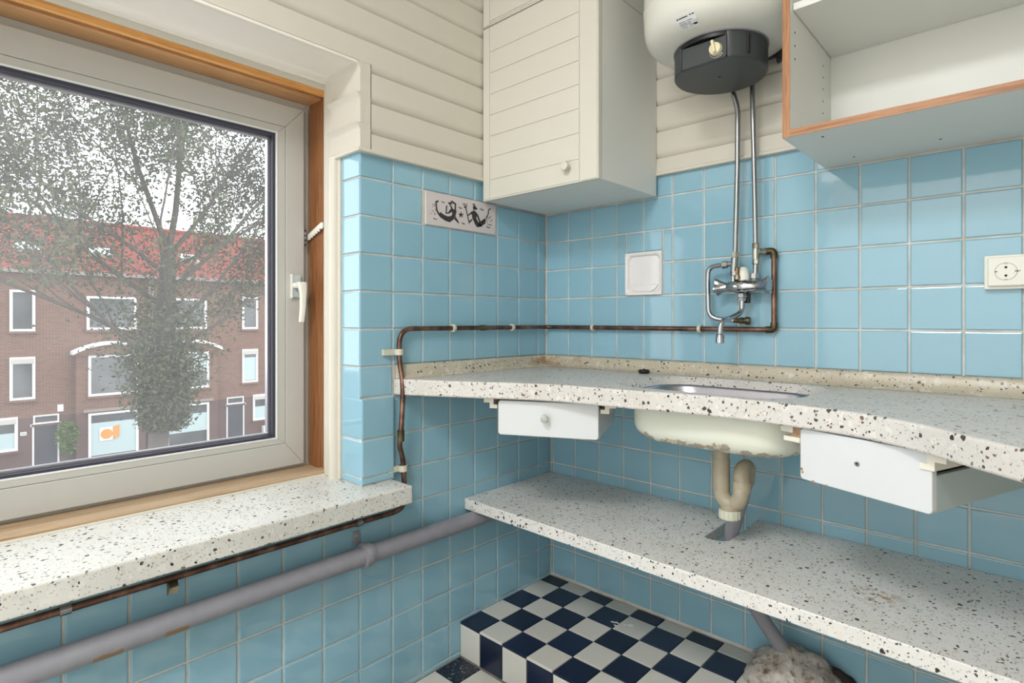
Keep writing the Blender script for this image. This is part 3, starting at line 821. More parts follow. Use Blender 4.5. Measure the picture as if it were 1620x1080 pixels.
def clip(c, along, outv, mat='clip', w=.010, tail=None):
    """plastic saddle clip: ring round the pipe with a foot on the wall"""
    a = Vector(along); o_ = Vector(outv); s_ = a.cross(o_)
    fr = axes(c, s_, o_, a)
    m = MB().lathe([(.0081, -w * .5), (.0132, -w * .5), (.0132, w * .5), (.0081, w * .5)], axes(c, s_, o_, a), 18)
    m.obox(fr, -.006, .006, -.0175, -.008, -w * .5, w * .5)
    if tail: m.obox(fr, tail[0], tail[1], -.0165, -.006, -w * .5, w * .5)
    return obj('pipe_clip', m, mat, cp, smooth=40)
clip((.018, -.492, 1.1165), (0, 1, 0), (1, 0, 0)); clip((.018, -.212, 1.1165), (0, 1, 0), (1, 0, 0))
clip((.246, -.018, 1.116), (1, 0, 0), (0, -1, 0)); clip((.664, -.018, 1.115), (1, 0, 0), (0, -1, 0))
clip((.018, -.703, 1.046), (0, 0, 1), (1, 0, 0), w=.018, tail=(-.05, .0) ); clip((.018, -.688, .690), (0, 0, 1), (1, 0, 0), w=.018, tail=(-.05, .0))
for y_ in (-.845, -1.492):
    m = MB().lathe([(.0082, -.009), (.0100, -.009), (.0100, .009), (.0082, .009)], axes((.028, y_, .567), (1, 0, 0), (0, 0, -1), (0, 1, 0)), 18)
    m.box(.0005, .028, y_ - .009, y_ + .009, .5755, .5785)
    obj('metal_clip', m, 'dull_chrome', cp, smooth=40)
m = MB().prism([(.030, .565), (.058, .553), (.062, .541), (.054, .538), (.040, .552), (.026, .559)], -1.318, -1.300, lambda a, b_, h_: (a - .012, h_ + (b_ - .55) * .3, b_))
obj('loose_clip', m, 'brass_grey', cp)

# ---- chrome supply pipes of the heater
c1 = tag(obj('chrome_pipe', MB().tube(round_path([(.790, -.075, 1.86), (.7915, -.070, 1.822), (.8045, -.062, 1.770), (.802, -.058, 1.60), (.794, -.055, 1.335)], .02, 4), .0078, 14), 'dull_chrome', smooth=60),
         'chrome pipe with a kink at its top, left of the two below the water heater', 'pipe')
c2 = tag(obj('chrome_pipe', MB().tube([(.846, -.062, 1.86), (.848, -.050, 1.62), (.851, -.045, 1.362)], .0074, 14), 'dull_chrome', smooth=60),
         'straight chrome pipe from the heater down to the brass tee, right of the kinked one', 'pipe')

# ---- mixer tap
tap = thing('mixer_tap', 'chrome wall mixer tap with flared handles, looped tube and swan spout', 'tap', (.813, 0, 1.243))
V = Vector
def seg_lathe(name, a, b_, prof, mat, parent=tap, n=20, smooth=40):
    a, b_ = V(a), V(b_); d = (b_ - a); L = d.length; z = d.normalized()
    x = z.cross(V((0, 1, 0))) if abs(z.y) < .9 else V((1, 0, 0))
    x.normalize(); y = z.cross(x)
    return obj(name, MB().lathe([(r, t_ * L) for t_, r in prof], axes(a, x, y, z), n), mat, parent, smooth=smooth)
yb = -.058
seg_lathe('body', (.768, yb, 1.243), (.862, yb, 1.241), [(0, .010), (.08, .016), (.25, .017), (.35, .021), (.65, .021), (.75, .017), (.92, .016), (1, .010)], 'chrome')
for nm, xa, xb in (('handle', .776, .738), ('handle', .856, .896)):
    # three-lobed flared grip
    rings = []
    for t_, rr, fl in ((0, .011, 0), (.2, .0135, .1), (.45, .0165, .25), (.7, .0215, .42), (.92, .0275, .52), (1, .0285, .54)):
        ring_ = []
        for k in range(36):
            a = 2 * math.pi * k / 36
            q = rr * (1 - fl * .55 * (.5 + .5 * math.cos(4 * a)))
            ring_.append((xa + (xb - xa) * t_, yb + q * math.sin(a + .4), 1.2425 + q * math.cos(a + .4)))
        rings.append(ring_)
    hd = obj(nm, MB().loft(rings), 'chrome', tap, smooth=50)
    if nm == 'handle' and xb > .85:
        obj('index', MB().lathe([(.0055, 0), (.0055, .002)], axes((.886, yb - .0185, 1.2435), (1, .35, 0), (0, 0, 1), (.35, -1, 0)), 16), 'blue_dot', hd)
# left leg: connection, loop nut
seg_lathe('hex_nut', (.794, -.055, 1.346), (.794, -.055, 1.328), [(0, .009), (0.02, .0125), (.9, .0125), (1, .0105)], 'nickel', n=6, smooth=None)
seg_lathe('tee_leg', (.793, -.055, 1.330), (.790, -.056, 1.286), [(0, .0102), (1, .0102)], 'dull_chrome')
seg_lathe('hex_nut', (.790, -.056, 1.288), (.790, -.056, 1.274), [(0, .011), (.9, .0118), (1, .009)], 'chrome', n=8, smooth=None)
seg_lathe('stem', (.790, -.057, 1.276), (.790, -.058, 1.252), [(0, .0075), (1, .0075)], 'chrome')
seg_lathe('hex_nut', (.772, -.055, 1.311), (.752, -.055, 1.309), [(0, .0085), (.1, .0115), (.85, .0115), (1, .009)], 'nickel', n=6, smooth=None)
seg_lathe('stub', (.792, -.055, 1.312), (.770, -.055, 1.311), [(0, .008), (1, .008)], 'chrome')
obj('loop_tube', MB().tube(round_path([(.756, -.055, 1.3095), (.7085, -.055, 1.306), (.7065, -.052, 1.25), (.708, -.050, 1.150), (.768, -.040, 1.1425), (.800, -.034, 1.1415)], .034, 8), .0074, 14), 'chrome', tap, smooth=60)
seg_lathe('brass_stub', (.782, -.038, 1.1418), (.830, -.030, 1.1405), [(0, .0072), (.35, .0085), (.4, .0105), (.55, .0092), (.7, .0088), (.72, .0118), (.97, .0118), (1, .008)], 'patina')
# right leg
seg_lathe('hex_nut', (.851, -.045, 1.368), (.851, -.045, 1.352), [(0, .0085), (.1, .0108), (.9, .0108), (1, .009)], 'brass_grey', n=8, smooth=None)
seg_lathe('tee', (.851, -.044, 1.354), (.851, -.044, 1.316), [(0, .0095), (.4, .0102), (1, .0092)], 'nickel')
seg_lathe('tee_arm', (.851, -.040, 1.3425), (.872, -.020, 1.3438), [(0, .008), (.35, .008), (.4, .0105), (.8, .0105), (.85, .0085), (1, .0085)], 'nickel')
seg_lathe('hex_nut', (.851, -.044, 1.320), (.851, -.045, 1.305), [(0, .0085), (.1, .0112), (.9, .0112), (1, .009)], 'nickel', n=8, smooth=None)
seg_lathe('check_tube', (.851, -.045, 1.307), (.851, -.048, 1.276), [(0, .0078), (1, .0078)], 'dull_chrome')
seg_lathe('hex_nut', (.850, -.048, 1.278), (.850, -.050, 1.262), [(0, .0125), (.9, .0125), (1, .010)], 'chrome', n=6, smooth=None)
seg_lathe('stem', (.850, -.050, 1.264), (.848, -.056, 1.248), [(0, .0085), (1, .0085)], 'chrome')
# relief valve on top of the body with its wood-coloured stripe
seg_lathe('relief_valve', (.816, -.052, 1.256), (.815, -.046, 1.300), [(0, .017), (.25, .0195), (.6, .0175), (.9, .012), (1, .006)], 'white_plastic')
seg_lathe('valve_sleeve', (.806, -.070, 1.262), (.806, -.066, 1.300), [(0, .0095), (.28, .0095), (.3, .0068), (.95, .0055), (1, .004)], 'brass_grey')
obj('sleeve_band', MB().tube([(.8055, -.0735, 1.275), (.8055, -.0715, 1.297)], .0038, 10), 'raw_wood', tap)
obj('black_cap', MB().box(.818, .834, -.052, -.036, 1.193, 1.222), 'black', tap, bevel=.003)
# spout
seg_lathe('hex_nut', (.817, -.060, 1.222), (.817, -.060, 1.199), [(0, .0125), (.1, .0142), (.55, .0142), (.6, .0118), (1, .0108)], 'chrome', n=6, smooth=None)
obj('spout', MB().tube(round_path([(.817, -.060, 1.203), (.817, -.062, 1.166), (.803, -.110, 1.148), (.790, -.148, 1.140), (.7885, -.150, 1.098)], .022, 8), .0076, 16), 'chrome', tap, smooth=60)
seg_lathe('aerator', (.7885, -.150, 1.104), (.7885, -.150, 1.076), [(0, .0085), (.2, .0118), (.95, .0122), (1, .010)], 'chrome')

# ---- soap dish let into the tiles
dish = thing('soap_dish', 'white recessed ceramic soap dish set into the blue tiles', 'soap dish', (.448, 0, 1.30))
rings = []
cx_, cz_ = .4485, 1.304
def rr(hx, hz, r, y, dz=0): return [(x, y, z) for x, z in rrect(cx_, cz_ + dz, hx, hz, r, 6)]
rings = [rr(.0725, .0745, .004, .003), rr(.0725, .0745, .004, -.0055), rr(.071, .073, .004, -.0075), rr(.065, .067, .010, -.0070), rr(.062, .0635, .016, -.0045), rr(.0595, .0610, .022, .004), rr(.056, .056, .030, .020, .003), rr(.046, .042, .034, .033, .010), rr(.02, .018, .018, .037, .014)]
obj('recess', MB().loft(rings, True, True), 'ceramic', dish, smooth=50)
seg_ = [p for p in rrect(cx_, cz_, .0605, .0625, .040, 8) if p[1] < cz_ - .036]
m = MB().prism(seg_, -.0035, .030, lambda a, b_, h_: (a, h_, b_))
obj('tray', m, 'ceramic', dish, bevel=.003, seg=3)

# ---- double wall socket
so = thing('wall_socket', 'white double wall socket on the tiles at the right edge of the photo', 'socket', (1.45, 0, 1.253))
obj('surface_box', MB().box(1.375, 1.532, -.020, -.0005, 1.2135, 1.2925), 'white_plastic', so, bevel=.003, seg=3)
obj('cover', MB().box(1.382, 1.525, -.030, -.020, 1.2205, 1.2865), 'white_plastic', so, bevel=.003, seg=3)
for xc in (1.415, 1.4675):
    fs = axes((xc, -.030, 1.2535), (1, 0, 0), (0, 0, 1), (0, -1, 0))
    w_ = obj('socket_well', MB().lathe([(.0205, -.001), (.0205, .0004), (.0193, .0006), (.0190, -.0002), (.006, -.0002)], fs, 36), 'socket_well', so, smooth=40)
    for dz in (.0095, -.0095):
        obj('pin_hole', MB().lathe([(.0027, -.001), (.0027, .0008)], axes((xc, -.0302, 1.2535 + dz), (1, 0, 0), (0, 0, 1), (0, -1, 0)), 14), 'dark_hole', w_)
    for dz in (.0185, -.0185): obj('key_notch', MB().box(xc - .003, xc + .003, -.0308, -.0296, 1.2535 + dz - .0014, 1.2535 + dz + .0014), 'socket_well', w_)
    for dx in (-.0175, .0175):
        e_ = obj('earth_contact', MB().box(xc + dx - .0025, xc + dx + .0025, -.0312, -.0296, 1.2525, 1.2545), 'patina', w_)
obj('screw', MB().lathe([(.0032, 0), (.0032, .001)], axes((1.4285, -.030, 1.2535), (1, 0, 0), (0, 0, 1), (0, -1, 0)), 12), 'steel', so)
m = MB().box(1.435, 1.436, -.0308, -.0299, 1.2512, 1.2558)
for k, w_ in enumerate((.0044, .0028, .0012)): m.box(1.4372 + k * .0014, 1.4378 + k * .0014, -.0308, -.0299, 1.2535 - w_ / 2, 1.2535 + w_ / 2)
obj('earth_mark', m, 'dark_hole', so)

# ---- picture tile with two sea people in relief
pic = thing('picture_tile', 'pale tile with dark relief of a mermaid, a merman and a starfish', 'tile', (0, -.438, 1.4505))
obj('plaque', MB().box(-.003, .0052, -.5925, -.2825, 1.4505, 1.5575), 'print_tile', pic, bevel=.0015)
PRINT = {
'mermaid_print':[[(-0.548,1.505),(-0.553,1.503),(-0.547,1.491),(-0.536,1.48),(-0.513,1.471),(-0.495,1.469),(-0.481,1.479),(-0.49,1.49),(-0.504,1.487),(-0.52,1.49),(-0.536,1.497),(-0.539,1.491)],[(-0.556,1.529),(-0.543,1.535),(-0.543,1.529),(-0.55,1.525),(-0.548,1.505),(-0.553,1.503)],[(-0.49,1.49),(-0.481,1.479),(-0.472,1.491),(-0.469,1.501),(-0.466,1.509),(-0.47,1.515),(-0.481,1.514),(-0.487,1.505),(-0.484,1.498)],[(-0.494,1.54),(-0.485,1.542),(-0.468,1.535),(-0.469,1.514),(-0.475,1.514),(-0.474,1.531),(-0.488,1.537)],[(-0.481,1.514),(-0.491,1.527),(-0.496,1.526),(-0.49,1.516),(-0.503,1.5),(-0.509,1.5),(-0.506,1.523),(-0.511,1.522),(-0.513,1.495),(-0.499,1.497),(-0.485,1.506)],[(-0.505,1.533),(-0.488,1.537),(-0.483,1.531),(-0.49,1.53),(-0.496,1.526)],[(-0.471,1.491),(-0.455,1.473),(-0.458,1.47),(-0.477,1.482)]],
'merman_print':[[(-0.397,1.518),(-0.388,1.524),(-0.378,1.519),(-0.374,1.506),(-0.378,1.498),(-0.367,1.484),(-0.349,1.473),(-0.373,1.467),(-0.383,1.477),(-0.395,1.496),(-0.398,1.509)],[(-0.397,1.52),(-0.418,1.502),(-0.417,1.5),(-0.397,1.511)],[(-0.38,1.521),(-0.367,1.509),(-0.358,1.489),(-0.364,1.486),(-0.373,1.505)],[(-0.367,1.485),(-0.354,1.492),(-0.339,1.502),(-0.331,1.501),(-0.335,1.485),(-0.349,1.476),(-0.362,1.472)],[(-0.331,1.503),(-0.322,1.522),(-0.32,1.537),(-0.307,1.544),(-0.308,1.539),(-0.316,1.536),(-0.318,1.522),(-0.328,1.501)],[(-0.393,1.536),(-0.383,1.543),(-0.378,1.536),(-0.371,1.532),(-0.378,1.527),(-0.385,1.528),(-0.39,1.524)],[(-0.395,1.546),(-0.389,1.545),(-0.384,1.549),(-0.385,1.541),(-0.392,1.541)],[(-0.414,1.473),(-0.41,1.484),(-0.395,1.495),(-0.397,1.488)]],
'trident_print':[[(-0.427,1.526),(-0.423,1.527),(-0.41,1.483),(-0.413,1.481)],[(-0.44,1.54),(-0.437,1.542),(-0.434,1.532),(-0.43,1.53),(-0.431,1.542),(-0.428,1.542),(-0.427,1.53),(-0.423,1.534),(-0.423,1.542),(-0.42,1.542),(-0.42,1.532),(-0.425,1.526),(-0.431,1.526)]],
'starfish_print':[[(-0.447,1.511),(-0.444,1.504),(-0.435,1.505),(-0.442,1.499),(-0.44,1.492),(-0.447,1.496),(-0.455,1.49),(-0.452,1.498),(-0.46,1.502),(-0.45,1.503)]],
'wave_print':[[(-0.533,1.531),(-0.528,1.534),(-0.524,1.531),(-0.519,1.533),(-0.514,1.529),(-0.519,1.531),(-0.524,1.528),(-0.528,1.532)],[(-0.459,1.523),(-0.455,1.527),(-0.45,1.523),(-0.445,1.526),(-0.44,1.521),(-0.445,1.523),(-0.45,1.52),(-0.455,1.524)],[(-0.361,1.532),(-0.356,1.536),(-0.351,1.532),(-0.345,1.535),(-0.34,1.53),(-0.345,1.532),(-0.351,1.529),(-0.356,1.533)],[(-0.565,1.472),(-0.561,1.475),(-0.556,1.471),(-0.552,1.474),(-0.547,1.469),(-0.552,1.472),(-0.556,1.469),(-0.561,1.472)],[(-0.446,1.472),(-0.441,1.476),(-0.436,1.472),(-0.431,1.474),(-0.427,1.47),(-0.431,1.472),(-0.436,1.469),(-0.441,1.473)],[(-0.331,1.473),(-0.326,1.477),(-0.32,1.473),(-0.315,1.476),(-0.31,1.471),(-0.315,1.473),(-0.32,1.47),(-0.326,1.474)]],
'speck_print':[[(-0.569,1.499),(-0.566,1.498),(-0.566,1.497),(-0.57,1.498)],[(-0.566,1.497),(-0.563,1.496),(-0.564,1.495),(-0.567,1.496)],[(-0.56,1.517),(-0.557,1.516),(-0.558,1.515),(-0.561,1.516)],[(-0.574,1.488),(-0.57,1.487),(-0.571,1.486),(-0.574,1.487)],[(-0.568,1.51),(-0.565,1.509),(-0.566,1.508),(-0.569,1.509)],[(-0.552,1.504),(-0.549,1.503),(-0.55,1.502),(-0.553,1.503)],[(-0.555,1.504),(-0.552,1.503),(-0.553,1.501),(-0.556,1.502)],[(-0.56,1.514),(-0.557,1.513),(-0.558,1.512),(-0.561,1.513)],[(-0.56,1.489),(-0.557,1.488),(-0.558,1.486),(-0.561,1.488)],[(-0.562,1.493),(-0.559,1.492),(-0.56,1.491),(-0.563,1.492)],[(-0.559,1.518),(-0.556,1.517),(-0.557,1.515),(-0.56,1.516)],[(-0.557,1.499),(-0.554,1.498),(-0.555,1.497),(-0.558,1.498)],[(-0.567,1.518),(-0.564,1.517),(-0.565,1.515),(-0.568,1.516)],[(-0.555,1.504),(-0.552,1.503),(-0.553,1.501),(-0.556,1.503)],[(-0.558,1.489),(-0.555,1.488),(-0.556,1.486),(-0.559,1.488)],[(-0.558,1.487),(-0.555,1.486),(-0.556,1.485),(-0.559,1.486)],[(-0.326,1.487),(-0.323,1.489),(-0.323,1.487),(-0.326,1.485)],[(-0.324,1.483),(-0.321,1.484),(-0.321,1.483),(-0.324,1.481)],[(-0.308,1.514),(-0.304,1.516),(-0.304,1.514),(-0.307,1.512)],[(-0.336,1.506),(-0.333,1.508),(-0.333,1.506),(-0.336,1.504)],[(-0.304,1.503),(-0.301,1.505),(-0.3,1.503),(-0.304,1.501)],[(-0.317,1.506),(-0.314,1.508),(-0.314,1.506),(-0.317,1.504)],[(-0.322,1.502),(-0.319,1.504),(-0.318,1.502),(-0.321,1.5)],[(-0.328,1.494),(-0.325,1.496),(-0.324,1.494),(-0.327,1.492)],[(-0.319,1.484),(-0.316,1.486),(-0.315,1.484),(-0.318,1.482)],[(-0.315,1.484),(-0.312,1.486),(-0.311,1.484),(-0.315,1.482)],[(-0.308,1.483),(-0.305,1.485),(-0.305,1.483),(-0.308,1.481)],[(-0.316,1.511),(-0.312,1.513),(-0.312,1.511),(-0.315,1.509)],[(-0.308,1.484),(-0.305,1.486),(-0.304,1.484),(-0.308,1.482)],[(-0.307,1.498),(-0.303,1.5),(-0.303,1.498),(-0.306,1.496)],[(-0.314,1.509),(-0.311,1.511),(-0.31,1.509),(-0.313,1.507)],[(-0.309,1.497),(-0.306,1.499),(-0.306,1.497),(-0.309,1.495)],[(-0.331,1.512),(-0.327,1.514),(-0.327,1.512),(-0.33,1.51)],[(-0.309,1.483),(-0.305,1.485),(-0.305,1.483),(-0.308,1.481)]],
}

def lighter(): pass
for nm, polys in PRINT.items():
    m = MB()
    for poly_ in polys:
        m.prism(poly_, .0050, .0060, lambda a, b_, h_: (h_, a, b_))
    o = obj(nm, m, 'ink', pic)
    if len(polys) > 9: o['kind'] = 'stuff'

# ---- wall cabinets in the corner
CY, CW = -.335, .507
def cabinet(name, label, z0, z1, dz0, dz1, grooves, zc):
    t = thing(name, label, 'cabinet', (.26, -.17, z0))
    obj('body', MB().box(.017, CW, CY, -.016, z0, z1), 'melamine', t, bevel=.001)
    x0, x1 = .0165, CW + .002
    d = obj('door', MB().box(x0, x1, CY - .0035 - .0165, CY - .0035, dz0, dz1), 'door_paint', t, bevel=.002)
    # fielded boards standing very slightly proud of the door leaf, with grooves between them
    yf = CY - .020
    gx0, gx1 = .052, .441
    edges = [dz0 + .004] + grooves + [dz1 - .004]
    obj('stile', MB().box(x0 + .003, gx0 - .0012, yf - .0022, yf, dz0 + .003, dz1 - .003), 'door_paint', d, bevel=.001)
    obj('stile', MB().box(gx1, x1 - .003, yf - .0022, yf, dz0 + .003, dz1 - .003), 'door_paint', d)
    for a, b_ in zip(edges[:-1], edges[1:]):
        obj('panel', MB().box(gx0 + .0002, gx1 + .002, yf - .0022, yf, a + .0013, b_ - .0013), 'door_paint', d, bevel=.0011)
    return t, d
wc, wd = cabinet('wall_cabinet', 'cream wall cabinet with grooved door and round knob in the corner', 1.560, 2.134, 1.5575, 2.158, [1.626, 1.704, 1.777, 1.850, 1.922, 1.995, 2.068], 0)
obj('knob', MB().lathe([(.007, 0), (.007, .010), (.013, .014), (.0145, .020), (.013, .024), (.009, .0255), (.008, .0245)], axes((.399, CY - .0222, 1.6085), (1, 0, 0), (0, 0, 1), (0, -1, 0)), 28), 'door_paint', wd, smooth=40)
cabinet('wall_cabinet', 'upper cream wall cabinet standing on the knobbed cabinet, cut off above', 2.136, 2.60, 2.162, 2.60, [2.174, 2.25, 2.33, 2.41, 2.49], 0)

# ---- open shelf cabinet on the right
oc = thing('open_cabinet', 'open white cabinet with oak edging and one shelf, right of the heater', 'cabinet', (1.45, -.17, 1.5635))
OX0, OX1, OY, OZ0, OZ1, th = 1.027, 1.84, -.350, 1.5635, 2.33, .0165
obj('side_panel', MB().box(OX0, OX0 + th, OY + .001, -.0015, OZ0, OZ1), 'melamine', oc)
obj('side_panel', MB().box(OX1 - th, OX1, OY + .001, -.0015, OZ0, OZ1), 'melamine', oc)
obj('bottom_panel', MB().box(OX0 + th, OX1 - th, OY + .001, -.0015, OZ0, OZ0 + th), 'melamine', oc)
obj('top_panel', MB().box(OX0 + th, OX1 - th, OY + .001, -.0015, OZ1 - th, OZ1), 'melamine', oc)
obj('back_panel', MB().box(OX0 + th, OX1 - th, -.009, -.004, OZ0 + th, OZ1 - th), 'melamine', oc)
obj('shelf_board', MB().box(OX0 + th + .001, OX1 - th - .001, -.330, -.010, 1.862, 1.8785), 'melamine', oc, bevel=.001)
obj('edge_strip', MB().box(OX0, OX0 + th, OY - .001, OY + .001, OZ0, OZ1), 'edge_z', oc)
obj('edge_strip', MB().box(OX1 - th, OX1, OY - .001, OY + .001, OZ0, OZ1), 'edge_z', oc)
obj('edge_strip', MB().box(OX0 + th, OX1 - th, OY - .001, OY + .001, OZ0, OZ0 + th), 'edge_x', oc)
obj('edge_strip', MB().box(OX0 + th, OX1 - th, OY - .001, OY + .001, OZ1 - th, OZ1), 'edge_x', oc)
for y_ in (-.315, -.085):
    for z_ in (1.69, 1.722, 1.754, 1.785, 1.816, 1.90, 1.93):
        if y_ < -.3 and z_ < 1.74: continue
        obj('pin_hole', MB().lathe([(.0024, 0), (.0024, .0006)], axes((OX0 + th, y_, z_), (0, 1, 0), (0, 0, 1), (1, 0, 0)), 10), 'dark_hole', oc)
for x_, y_ in ((1.115, -.075), (1.30, -.10), (1.10, -.30)):
    obj('screw_hole', MB().lathe([(.003, 0), (.003, .0006)], axes((x_, y_, OZ0), (1, 0, 0), (0, -1, 0), (0, 0, -1)), 10), 'dark_hole', oc)

# ---- electric water heater
wh = thing('water_heater', 'white cylindrical electric water heater with black control housing below', 'water heater', (.80, -.245, 1.76))
HX, HY = .818, -.215
HR = .206
prof = [(HR, 2.6), (HR, 1.962), (HR * .993, 1.942), (HR * .97, 1.924), (HR * .93, 1.909), (HR * .86, 1.896), (HR * .75, 1.886), (HR * .61, 1.880), (.09, 1.877)]
obj('tank', MB().lathe(prof[::-1], Matrix.Translation((HX, HY, 0)), 64), 'enamel', wh, smooth=50)
obj('tank_seam', MB().lathe([(HR, 1.988), (HR + .0018, 1.990), (HR + .0018, 1.996), (HR, 1.998)], Matrix.Translation((HX, HY, 0)), 64), 'enamel', wh, smooth=50)
CZ0, CZ1, CR, CH = 1.808, 1.876, .122, .064
cyc = HY - math.sqrt(CR * CR - CH * CH)
ring_ = [(HX + CR * math.cos(R(a)), HY + CR * math.sin(R(a))) for a in range(-58, 239, 6)]
hous = obj('control_housing', MB().loft([[(x, y, z) for x, y in rg] for rg, z in (
    ([(HX + (x - HX) * .97, HY + (y - HY) * .97) for x, y in ring_], CZ0), (ring_, CZ0 + .004), (ring_, CZ1))]), 'black_plastic', wh, smooth=40)
m = MB().prism([(HX + (CR + .003) * math.cos(R(a)), HY + (CR + .003) * math.sin(R(a))) for a in range(0, 360, 6)], CZ1 + .0005, CZ1 + .006, lambda a, b_, h_: (a, b_, h_))
obj('housing_rim', m, 'grey_pvc', wh, smooth=40)
obj('void_shade_disc', MB().prism([(HX + (CR - .001) * math.cos(R(a)), HY + (CR - .001) * math.sin(R(a))) for a in range(0, 360, 6)], CZ1 - .010, CZ1 + .001, lambda a, b_, h_: (a, b_, h_)), 'black', wh, smooth=40)  # black disc stands in for the shade in the void under the rim
obj('front_plate', MB().box(HX - CH * .93, HX + CH * .97, cyc - .004, cyc + .001, CZ0 + .003, CZ1 - .012), 'black_plastic', hous, bevel=.0012)
m = MB().box(HX - CH * .97, HX + CH * 1.0, cyc - .0062, cyc + .001, CZ0 + .001, CZ0 + .0035)
m.box(HX + CH * .97, HX + CH * 1.0, cyc - .0062, cyc + .001, CZ0 + .001, CZ1 - .010).box(HX - CH * .97, HX - CH * .93, cyc - .0062, cyc + .001, CZ0 + .001, CZ1 - .010)
obj('plate_frame', m, 'black_plastic', hous)
obj('vent_slot', MB().box(HX + .098, HX + .106, HY - .0705, HY - .055, CZ0 + .012, CZ1 - .008), 'dark_hole', hous)
obj('foot_screw', MB().lathe([(.0035, 0), (.0035, .0008)], axes((HX, HY - .005, CZ0), (1, 0, 0), (0, -1, 0), (0, 0, -1)), 12), 'dark_hole', hous)
kf = axes((HX + .036, cyc - .004, 1.8345), (1, 0, 0), (0, 0, 1), (0, -1, 0))
dial = obj('dial', MB().lathe([(.0165, 0), (.0165, .004), (.0150, .006), (.0150, .010), (.013, .0115)], kf, 28), 'beige_plastic', wh, smooth=40)
dg = kf @ Matrix.Rotation(R(12), 4, 'Z')
m = MB().obox(dg, -.0038, .0038, -.0135, .0195, .004, .0195)
obj('dial_grip', m, 'beige_plastic', dial, bevel=.002)
m = MB()
for k in range(9):
    a = R(205 + k * 14)
    p = kf @ Matrix.Rotation(a, 4, 'Z')
    m.obox(p, .0185, .0200 + .0004 * k, -.0004 - .00006 * k, .0004 + .00006 * k, -.0005, .0006)
o = obj('dial_scale', m, 'white_plastic', hous); o['kind'] = 'stuff'
# maker's rating sticker: a white label bent over the dome, with its lines of small print
def dome(phi, q, off):
    """point on the dome: phi round the axis from -y, q 0..1 down the curve between radii .16 and .19"""
    pr = prof
    r_t = HR * (.945 - .20 * q)
    for (ra, za), (rb, zb_) in zip(pr[:-1], pr[1:]):
        if rb <= r_t <= ra and ra > rb:
            f = (ra - r_t) / (ra - rb); z = za + (zb_ - za) * f
            n2 = Vector((zb_ - za, -(rb - ra))).normalized() * -1
            if n2.x < 0: n2 = -n2
            rr_ = r_t + abs(n2.x) * off; zz = z - abs(n2.y) * off
            return (HX + rr_ * math.sin(phi), HY - rr_ * math.cos(phi), zz)
    return (HX, HY, 1.9)
def patch(m, p0, p1, q0, q1, off, nu=8, nv=5):
    vs = [dome(p0 + (p1 - p0) * i / nu, q0 + (q1 - q0) * j / nv, o_) for o_ in (0., off) for j in range(nv + 1) for i in range(nu + 1)]
    n = (nu + 1) * (nv + 1); fs = []
    for j in range(nv):
        for i in range(nu):
            a = j * (nu + 1) + i
            fs.append((n + a, n + a + 1, n + a + nu + 2, n + a + nu + 1))
    m.add(vs, fs)
st_ = obj('rating_sticker', (lambda m: (patch(m, -.20, .09, .12, .92, .0007), m)[1])(MB()), 'sticker', wh)
m = MB()
patch(m, -.185, -.165, .17, .25, .0012, 2, 1); patch(m, -.155, -.02, .19, .235, .0012); patch(m, .01, .03, .16, .22, .0012, 2, 1); patch(m, .045, .07, .16, .22, .0012, 2, 1)
for k in range(5):
    q = .38 + k * .105
    patch(m, -.18, -.18 + rnd.uniform(.05, .12), q, q + .022, .0012); patch(m, -.05, -.05 + rnd.uniform(.03, .11), q, q + .022, .0012)
patch(m, .02, .08, .66, .78, .0012)
o = obj('small_print', m, 'dark_hole', st_); o['kind'] = 'stuff'

obj('hook_rail', MB().box(.62, 1.02, -.030, -.016, 1.905, 1.945), 'black_plastic', wh)
obj('wall_bracket', MB().prism([(.91, 1.880), (1.02, 1.935), (1.02, 1.955), (.91, 1.925)], -.045, -.030, lambda a, b_, h_: (a, h_, b_)), 'black_plastic', wh)

# ================================================================== OUTSIDE: the street seen through the window
GZ = -5.46
FX = -31.0
g = G('brick_facade')
sep = g.n('ShaderNodeSeparateXYZ', i0=g.obj())
vec = g.n('ShaderNodeCombineXYZ', i0=sep.outputs[1], i1=sep.outputs[2]).outputs[0]
br = g.n('ShaderNodeTexBrick', Vector=vec, Scale=1.0, Color1=lin((112, 76, 60)), Color2=lin((92, 62, 52)), Mortar=lin((120, 102, 88)))
br.inputs['Brick Width'].default_value = .22; br.inputs['Row Height'].default_value = .065; br.inputs['Mortar Size'].default_value = .009
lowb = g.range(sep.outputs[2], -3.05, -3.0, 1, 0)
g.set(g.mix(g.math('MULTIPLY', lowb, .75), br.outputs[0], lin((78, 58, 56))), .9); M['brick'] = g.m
M['roof_tile'] = plain('orange_roof_tile', (122, 44, 28), .7, var=.18, scale=3)
M['far_white'] = plain('white_window_paint', (206, 205, 202), .5)
M['far_door'] = plain('slate_front_door', (42, 45, 52), .5)
M['far_grey'] = plain('weathered_concrete', (128, 120, 113), .8)
M['far_film'] = plain('frosted_window_film', (160, 176, 176), .5)
M['far_card'] = plain('white_card', (214, 214, 210), .6)
M['far_orange'] = plain('orange_print', (200, 130, 50), .6)
g = G('far_window_glass'); g.set(g.mix(g.noise(1.2, 5), lin((40, 40, 42)), lin((96, 98, 98))), .12); M['far_glass'] = g.m
M['shutter'] = plain('shutter_box', (170, 166, 160), .6)
M['skylight'] = plain('skylight_glass', (206, 214, 222), .2)
M['paving'] = plain('street_paving', (90, 82, 78), .9, var=.15, scale=2)
M['bark'] = plain('grey_bark', (74, 67, 59), .9, var=.35, scale=14, bump=.5)
M['leaf'] = make_tile('autumn_elm_leaf', (74, 79, 53), .6, .2, .2)
M['hedge'] = make_tile('shrub_leaf', (80, 104, 42), .6, .2, .2)

street = structure(obj('street', MB().box(-90, -6, -40, 60, GZ - .3, GZ), 'paving'))

